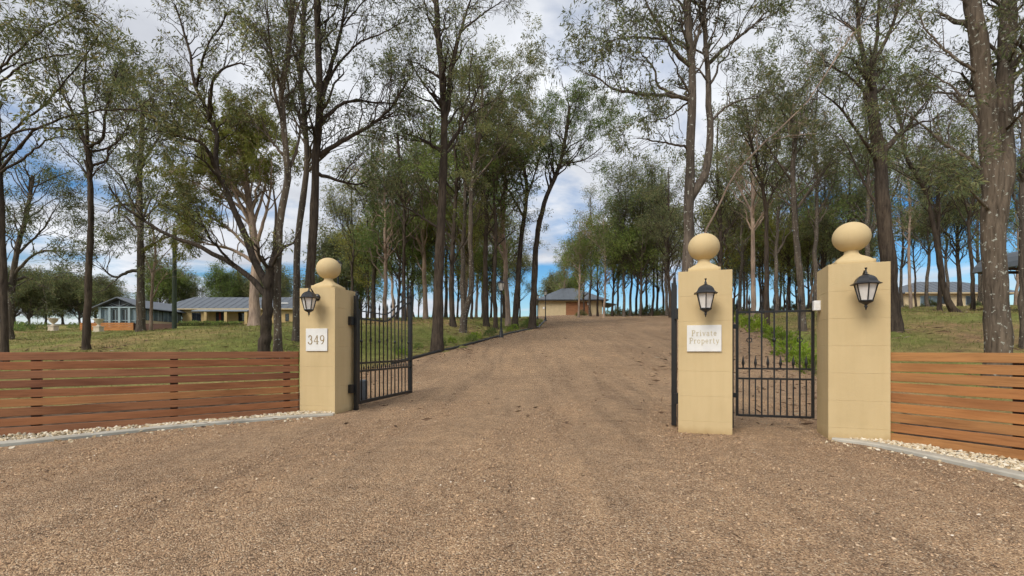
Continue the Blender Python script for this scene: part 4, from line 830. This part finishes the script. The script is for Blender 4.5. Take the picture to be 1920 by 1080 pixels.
for k, y in enumerate((16.6, 17.2, 18.6, 19.8, 20.9, 22, 23, 24.6, 26.2, 28, 30, 32.5, 35, 38, 41)):
    X = float(eL(y))-rr.uniform(.5, 1.3); shrub(rr.choice(SH+SG), X, y, rr.uniform(.38, .75)*(1+(y-14)*.012), rr.uniform(0, 6), WORDS[k]+' nearest low green shrub along the left edge of the drive', 'shrubs along the left of the drive')
for px, py, s_ in ((22, 622, 2.2), (45, 620, 2.0), (75, 618, 1.8), (140, 616, 1.6), (1140, 588, 1.6)):
    Y = min(hit(px, py), 66); X = (px-960)/F*Y
    shrub(SG[0], X, Y, s_, px, {22: 'leftmost round green bush on the far lawn', 45: 'second round green bush on the far lawn', 75: 'green bush just left of the left urn', 140: 'green bush at the end of the low orange timber wall', 1140: 'small bright bush at the top of the drive by the trunks'}[px], None, 'bush')

BU = shrub_mesh(8, 900, .62, .55, .13, M['leaf'])
for k, (px, Y) in enumerate(((1090, 76), (1160, 66), (1178, 64), (1215, 62), (1240, 58), (1350, 52), (1372, 50), (1405, 60), (1450, 56), (1482, 64), (1520, 54), (1560, 60), (1595, 56), (1640, 50), (1700, 58), (1745, 52), (1830, 50))):
    X = (px-960)/F*Y; shrub(BU, X, Y, rr.uniform(1.0, 2.0), rr.uniform(0, 6), ('leftmost' if k == 0 else (WORDS+['seventeenth'])[k]+' from left,')+' dull bush under the trees along the crest right of the garage', 'bushes along the crest', 'bush')
pts_ = []
for tr_ in TREES:
    if tr_.location.y < 32: pts_.append(np.c_[tr_.location.x+rg.normal(0, .9, 70), tr_.location.y+rg.normal(0, .8, 70)])
pts_ = np.concatenate(pts_); n = len(pts_); ax = np.c_[rg.normal(size=(n, 2)), rg.normal(0, .15, n)]
flakes('bark_litter', np.c_[pts_, Hn(pts_[:, 0], pts_[:, 1])+.04], rg.uniform(.08, .4, n), rg.uniform(.015, .05, n), M['litter'], rg, 'fallen bark strips and twigs lying around the tree bases', 'bark litter', kind='stuff', axis=ax)
# ------------------------------------------------------------------ lamp posts, pole, urns
def lamp_post(x, y, hgt, label):
    t = empty('lamp_post', (x, y, H(x, y)), 0, label, 'lamp post', 'garden lamp posts'); bk = M['black']
    MB().lathe([(.13, -.1), (.13, .05), (.10, .09), (.085, .3), (.06, .36), (.05, .42)], 12).build('base', bk, t)
    MB().tube([(0, 0, .4), (0, 0, hgt-.62)], [.048, .036], 10).build('pole', bk, t)
    z = hgt-.62
    MB().lathe([(.05, 0), (.09, .02), (.05, .04), (.09, .07)], 12, z0=z).build('collar', bk, t)
    MB().lathe([(.085, .0), (.155, .34)], 6, z0=z+.08, smooth=False).build('glass', M['glass'], t)
    for k in range(6):
        a = R(60*k); MB().bar((.088*math.cos(a), .088*math.sin(a), z+.08), (.16*math.cos(a), .16*math.sin(a), z+.42), .018).build('frame_bar', bk, t)
    MB().lathe([(.2, 0), (.19, .03), (.12, .08), (.05, .14), (.02, .16), (.03, .18), (.004, .24)], 12, z0=z+.42).build('lamp_roof', bk, t)
    return t
lamp_post(-.78+.25, 23.5, 2.85, 'nearest black lamp post on the left edge of the drive')
lamp_post(3.0, 43.0, 2.85, 'black lamp post before the left corner of the yellow garage')
lamp_post((1008-960)/F*54, 54, 2.9, 'farthest black lamp post left of the yellow garage')
lamp_post((634-960)/F*20, 20, 3.0, 'black lamp post whose head shows beside the ball of the number pillar')
px, Y = 327, 28; X = (px-960)/F*Y
t = empty('utility_pole', (X, Y, H(X, Y)), 0, 'tall weathered green pole standing on the left lawn', 'pole')
MB().tube([(0, 0, -.3), (0, 0, 2.8), (.02, 0, 5.9)], [.125, .115, .10], 12).build('shaft', M['polegreen'], t)
MB().lathe([(.105, 0), (.11, .03), (.02, .07)], 12, z0=5.9).build('cap', M['polegreen'], t)
def urn(px, Y, label):
    X = (px-960)/F*Y; t = empty('garden_urn', (X, Y, H(X, Y)), 0, label, 'urn', 'cast stone garden urns')
    MB().box(-.34, .34, -.34, .34, -.2, .08, .01).box(-.28, .28, -.28, .28, .08, .5, .01).box(-.33, .33, -.33, .33, .5, .57, .01).build('pedestal', M['sandstone'], t)
    MB().lathe([(.2, 0), (.2, .05), (.1, .1), (.09, .18), (.2, .3), (.33, .45), (.37, .62), (.44, .68), (.44, .72), (.36, .72), (.3, .6)], 20, z0=.57).build('bowl', M['sandstone'], t)
urn(100, 47, 'cream stone urn on pedestal farther from the house'); urn(185, 46, 'cream stone urn before the low orange timber wall')
# low orange timber wall
x0, x1, Y = (150-960)/F*52, (250-960)/F*52, 52; zb = H((x0+x1)/2, Y)
t = empty('garden_wall', ((x0+x1)/2, Y, zb), 0, 'low orange timber garden wall before the glazed wing', 'garden wall')
for i in range(5): MB().box(x0-(x0+x1)/2, x1-(x0+x1)/2, -.03, .03, -.2+.22*i, -.2+.22*i+.2, .006).build('board', M['garden_timber'], t)
for k in range(5): q = (x1-x0)*(k/4-.5); MB().box(q-.06, q+.06, .035, .15, -.3, .9, .004).build('post', M['postwood'], t)
MB().box(x1-(x0+x1)/2+.002, x1-(x0+x1)/2+4.5, .2, .3, -.4, .8, .006).build('return_wall', M['postwood'], t)

# ------------------------------------------------------------------ houses
def hip(mb, x0, x1, y0, y1, z, rise, inset, th=.16):
    ym = (y0+y1)/2; v = [(x0, y0, z), (x1, y0, z), (x1, y1, z), (x0, y1, z), (x0+inset, ym, z+rise), (x1-inset, ym, z+rise)]
    v += [(a, b, c-th) for a, b, c in v[:4]]
    mb.add(v, [(0, 1, 5, 4), (1, 2, 5), (2, 3, 4, 5), (3, 0, 4), (6, 7, 1, 0), (7, 8, 2, 1), (8, 9, 3, 2), (9, 6, 0, 3), (9, 8, 7, 6)])
def window(par, x0, x1, y, z0, z1, gl, fr='frame', mull=1, fw=.07):
    o = MB().box(x0, x1, y-.03, y+.0, z0, z1).build('window', M[gl], par)
    f = MB().box(x0-fw, x1+fw, y-.07, y-.031, z1, z1+fw).box(x0-fw, x1+fw, y-.10, y-.031, z0-fw, z0).box(x0-fw, x0, y-.07, y-.031, z0, z1).box(x1, x1+fw, y-.07, y-.031, z0, z1)
    for k in range(mull): q = x0+(x1-x0)*(k+1)/(mull+1); f.box(q-fw/2, q+fw/2, y-.065, y-.031, z0, z1)
    f.build('frame', M[fr], o); return o
def ridges(mb, x0, x1, y0, y1, z, rise, inset, step=.9):
    # standing ribs on the front slope
    ym = (y0+y1)/2; n_ = int((x1-x0)/step)
    for i in range(1, n_):
        x = x0+i*step; u_ = min(1, (x-x0)/inset if inset else 1, (x1-x)/inset if inset else 1)
        if u_ > .05: mb.bar((x, y0, z+.015), (x, y0+(ym-y0)*u_, z+rise*u_+.015), .06, .05)
# long house, left
Z0 = 5.25
t = empty('long_house', (-45, 79, Z0), 0, 'long tan house with grey roof and glazed gable wing on the left', 'house')
ox, oy = -45, 79
W0, W1 = -54.2-ox, -30-ox
MB().box(W0, W1, 0, 9, -1.2, 2.35).build('wall', M['tan'], t)
rf = MB(); hip(rf, W0-4.2, W1+.6, -.7, 9.7, 2.5, 2.35, 3); r_o = rf.build('roof', M['roof'], t)
rb = MB(); ridges(rb, W0-4.2, W1+.6, -.7, 9.7, 2.5, 2.35, 3, 1.2); rb.build('roof_ribs', M['roof'], r_o)
MB().box(6.0, 7.6, 1.2, 2.2, 3.45, 3.62).build('skylight', M['whitebox'], r_o)
q = lambda px, Y=79: (px-960)/F*Y-ox
pr = MB(); pr.add([(q(376), -2.3, 2.0), (q(478), -2.3, 2.0), (q(478), -.05, 2.42), (q(376), -.05, 2.42), (q(376), -2.3, 1.86), (q(478), -2.3, 1.86), (q(478), -.05, 2.28), (q(376), -.05, 2.28)], [(0, 1, 2, 3), (7, 6, 5, 4), (0, 4, 5, 1), (1, 5, 6, 2), (2, 6, 7, 3), (3, 7, 4, 0)]); pr.build('porch_roof', simple('pale_porch_roof', (.20, .23, .26), .5), t)
for px in (386, 424, 462, 472): MB().box(q(px, 77)-.22, q(px, 77)+.22, -2.2, -1.8, -1, 1.86).build('column', M['tan'], t)
window(t, q(361), q(376), 0, .55, 1.75, 'darkglass', 'darktrim'); window(t, q(448), q(460), 0, .5, 1.75, 'darkglass', 'darktrim')
d_ = MB().box(q(405), q(421), -.06, -.001, -.1, 1.9).build('door', M['darktrim'], t); MB().box(q(411), q(415), -.10, -.061, 0, 1.85).build('door_leaf', M['maroon'], d_)
window(t, q(536), q(541), 0, .5, 1.6, 'darkglass', 'darktrim', 0)
MB().box(W0-.55, W1+.55, -.74, -.701, 2.3, 2.47).build('fascia', M['cream'], t)
# glazed wing
gx0, gx1, gy0 = -60.3-ox, -54.3-ox, 70-oy
MB().box(gx0+.3, gx1-.06, gy0+.35, -.02, -1.6, 1.82).build('wing_wall', M['darktrim'], t)
MB().box(gx1-.05, gx1, gy0+.3, -.02, -1.0, .1).build('wing_base', M['cream'], t)
MB().box(gx0+.2, gx1+.05, gy0+.2, -.03, -2.2, -1.02).build('wing_footing', M['postwood'], t)
for k in range(5): x = gx0+.15+(gx1-gx0-.3)*k/4; MB().box(x-.16, x+.16, gy0, gy0+.3, -1.0, 1.82).build('column', M['frame'], t)
for k in range(4):
    x = gx0+.15+(gx1-gx0-.3)*(k+.5)/4; window(t, x-.45, x+.45, gy0+.33, -.7, 1.6, 'darkglass' if k in (1, 2) else 'paneglass', 'frame', 1)
    MB().box(x-.5, x+.5, gy0+.1, gy0+.14, -.02, .06).build('rail', M['frame'], t)
for k in range(4):
    y0_ = gy0+.6+2.1*k; o = MB().box(gx1-.04, gx1+.03, y0_, y0_+1.8, .17, 1.6).build('window', M['paneglass'], t)
    for dy in (-.08, .86): MB().box(gx1+.031, gx1+.07, y0_+dy, y0_+dy+.08, .12, 1.65).build('frame', M['frame'], o)
MB().box(gx0-.1, gx1+.1, gy0-.02, gy0+.32, 1.82, 2.02).build('beam', M['frame'], t)
xm = (gx0+gx1)/2
MB().prism([(gx0-.2, 2.021), (gx1+.2, 2.021), (xm, 3.1)], gy0+.15, gy0+.25).build('gable_panel', M['darktrim'], t)
tr = MB(); tr.bar((xm, gy0+.1, 2.05), (xm, gy0+.1, 3.0), .12)
for s_ in (-1, 1): tr.bar((xm, gy0+.1, 2.1), (xm+s_*1.3, gy0+.1, 2.55), .1); tr.bar((xm+s_*.9, gy0+.1, 2.05), (xm+s_*1.5, gy0+.1, 2.42), .08)
tr.build('gable_truss', M['motor'], t)
wr = MB(); e = .7
for s_ in (-1, 1):
    xe = (gx0-e) if s_ < 0 else (gx1+e); v = [(xe, gy0-.5, 1.86), (xm, gy0-.5, 3.42), (xm, 3.5, 3.42), (xe, 3.5, 1.86)]; v += [(a, b, c-.14) for a, b, c in v]
    wr.add(v, [(0, 1, 2, 3), (7, 6, 5, 4), (0, 4, 5, 1), (1, 5, 6, 2), (2, 6, 7, 3), (3, 7, 4, 0)])
wr.build('wing_roof', M['roof'], t)
# hedge before the long house
n = 5200; rgh = np.random.default_rng(9); hx0, hx1 = (336-960)/F*75, (452-960)/F*75
pos = np.c_[rgh.uniform(hx0, hx1, n), 75+rgh.normal(0, .35, n), np.zeros(n)]; zt = Hn(pos[:, 0], pos[:, 1]); pos[:, 2] = np.maximum(zt, Z0-1.0)+rgh.uniform(0, .75, n)*(1+.1*np.sin(pos[:, 0]*3))
t2 = empty('hedge', ((hx0+hx1)/2, 75, H((hx0+hx1)/2, 75)), 0, 'clipped green hedge before the porch of the long house', 'hedge')
o = flakes('foliage', pos-np.array(t2.location), rgh.uniform(.12, .25, n), rgh.uniform(.06, .1, n), M['leaf_green'], rgh, None, None, parent=t2)
MB().box(-(hx1-hx0)/2, (hx1-hx0)/2, -.2, .2, -.3, .45).build('branches', M['bark_dark'], t2)
# garage at the top of the drive
gX, gY = (1072-960)/F*90, 90; gz = H(gX, gY)+.45
t = empty('garage', (gX, gY, gz), 0, 'small yellow garage with hipped grey roof at the top of the drive', 'garage')
q = lambda px: (px-960)/F*90-gX
MB().box(q(1012), q(1129), 0, 9, -1.5, 2.3).build('wall', M['cream'], t)
rf = MB(); hip(rf, q(1003), q(1140), -.8, 9.8, 2.42, 2.75, 5.6); r_o = rf.build('roof', M['roof'], t)
rb = MB(); ridges(rb, q(1003), q(1140), -.8, 9.8, 2.42, 2.75, 5.6, 1.1); rb.build('roof_ribs', M['roof'], r_o)
d_ = MB().box(q(1061), q(1107), -.04, -.001, -1.4, 2.0).build('garage_door', M['door_timber'], t)
for k in range(5): MB().box(q(1061)+.05, q(1107)-.05, -.075, -.041, -.55+.5*k, -.08+.5*k, .008).build('panel', M['door_timber'], d_)
MB().box(q(1059), q(1061)-.002, -.09, -.001, -1.4, 2.1).box(q(1107)+.002, q(1109), -.09, -.001, -1.4, 2.1).build('door_frame', M['cream'], t)
MB().box(q(1101), q(1105), -.16, -.08, 1.45, 1.85, .02).build('wall_lamp', M['whitebox'], t)
MB().box(q(1018), q(1021), -.12, -.002, .7, 1.1, .02).build('meter_box', M['whitebox'], t)
MB().box(q(1003), q(1140), -.84, -.801, 2.22, 2.41).build('fascia', M['darktrim'], t)
v = [(q(1129)+.05, .5, 2.1), (q(1157), .5, 1.7), (q(1157), 8, 1.7), (q(1129)+.05, 8, 2.1)]; v += [(a, b, c-.12) for a, b, c in v]
MB().add(v, [(0, 1, 2, 3), (7, 6, 5, 4), (0, 4, 5, 1), (1, 5, 6, 2), (2, 6, 7, 3), (3, 7, 4, 0)]).build('lean_to_roof', M['roof'], t)
for y_ in (.7, 7.8): MB().box(q(1155)-.08, q(1155)+.08, y_-.08, y_+.08, -1.5, 1.58).build('post', M['postwood'], t)
# right house
hX, hY = (1795-960)/F*86, 86; hz = H(hX, hY)+.55
t = empty('right_house', (hX, hY, hz), 0, 'yellow house with grey hipped roof behind trees on the right rise', 'house')
q = lambda px: (px-960)/F*86-hX
MB().box(q(1697), q(1885), 0, 9, -1.5, 2.3).build('wall', M['cream'], t)
rf = MB(); hip(rf, q(1690), q(1915), -.8, 9.8, 2.42, 2.6, 6.5); r_o = rf.build('roof', M['roof'], t)
rb = MB(); ridges(rb, q(1690), q(1915), -.8, 9.8, 2.42, 2.6, 6.5, 1.2); rb.build('roof_ribs', M['roof'], r_o)
MB().box(q(1690), q(1915), -.84, -.801, 2.2, 2.41).build('fascia', M['cream'], t)
window(t, q(1726), q(1757), 0, -.1, 1.75, 'paneglass', 'frame', 2, .12); window(t, q(1765), q(1776), 0, .5, 1.7, 'darkglass', 'darktrim'); window(t, q(1811), q(1822), 0, .3, 1.8, 'darkglass', 'frame', 0)
window(t, q(1850), q(1866), 0, .5, 1.7, 'darkglass', 'frame', 1)
for px in (1903, 1913): MB().box(q(px)-.15, q(px)+.15, -.6, -.3, -1.2, 2.22).build('post', M['tan'], t)
# shelter with curved roof at the right edge
sX, sY = 25.4, 22.5; sz = H(sX, sY)
t = empty('curved_roof_shelter', (sX, sY, sz), 0, 'curved roof shelter showing behind the massive trunk at right edge', 'shelter')
zt = 1.05+(HOR-497)/F*22-sz
rf = MB(); a_ = np.linspace(math.pi, 0, 13); out = [(2.1*math.cos(a), zt+1.0*math.sin(a)) for a in a_]; inn = [(2.0*math.cos(a), zt-.04+.95*math.sin(a)) for a in a_]
for i in range(12): rf.prism([out[i], out[i+1], inn[i+1], inn[i]], -1.8, 1.8)
rf.build('roof', M['roof'], t)
for y_ in (-1.6, -.5, .5, 1.6): MB().bar((-2.0, y_, zt+.0), (2.0, y_, zt+.0), .07, .14).build('beam', M['postwood'], t)
for z_ in (.15, .4, .62): MB().bar((-1.9+z_*.5, -1.7, zt+z_), (1.9-z_*.5, -1.7, zt+z_), .05, .1).build('gable_slat', M['postwood'], t)
for x_ in (-1.35, 1.7):
    for y_ in (-1.5, 1.5): MB().box(x_-.07, x_+.07, y_-.07, y_+.07, -.4, zt-.08, .004).build('post', M['postwood'], t)
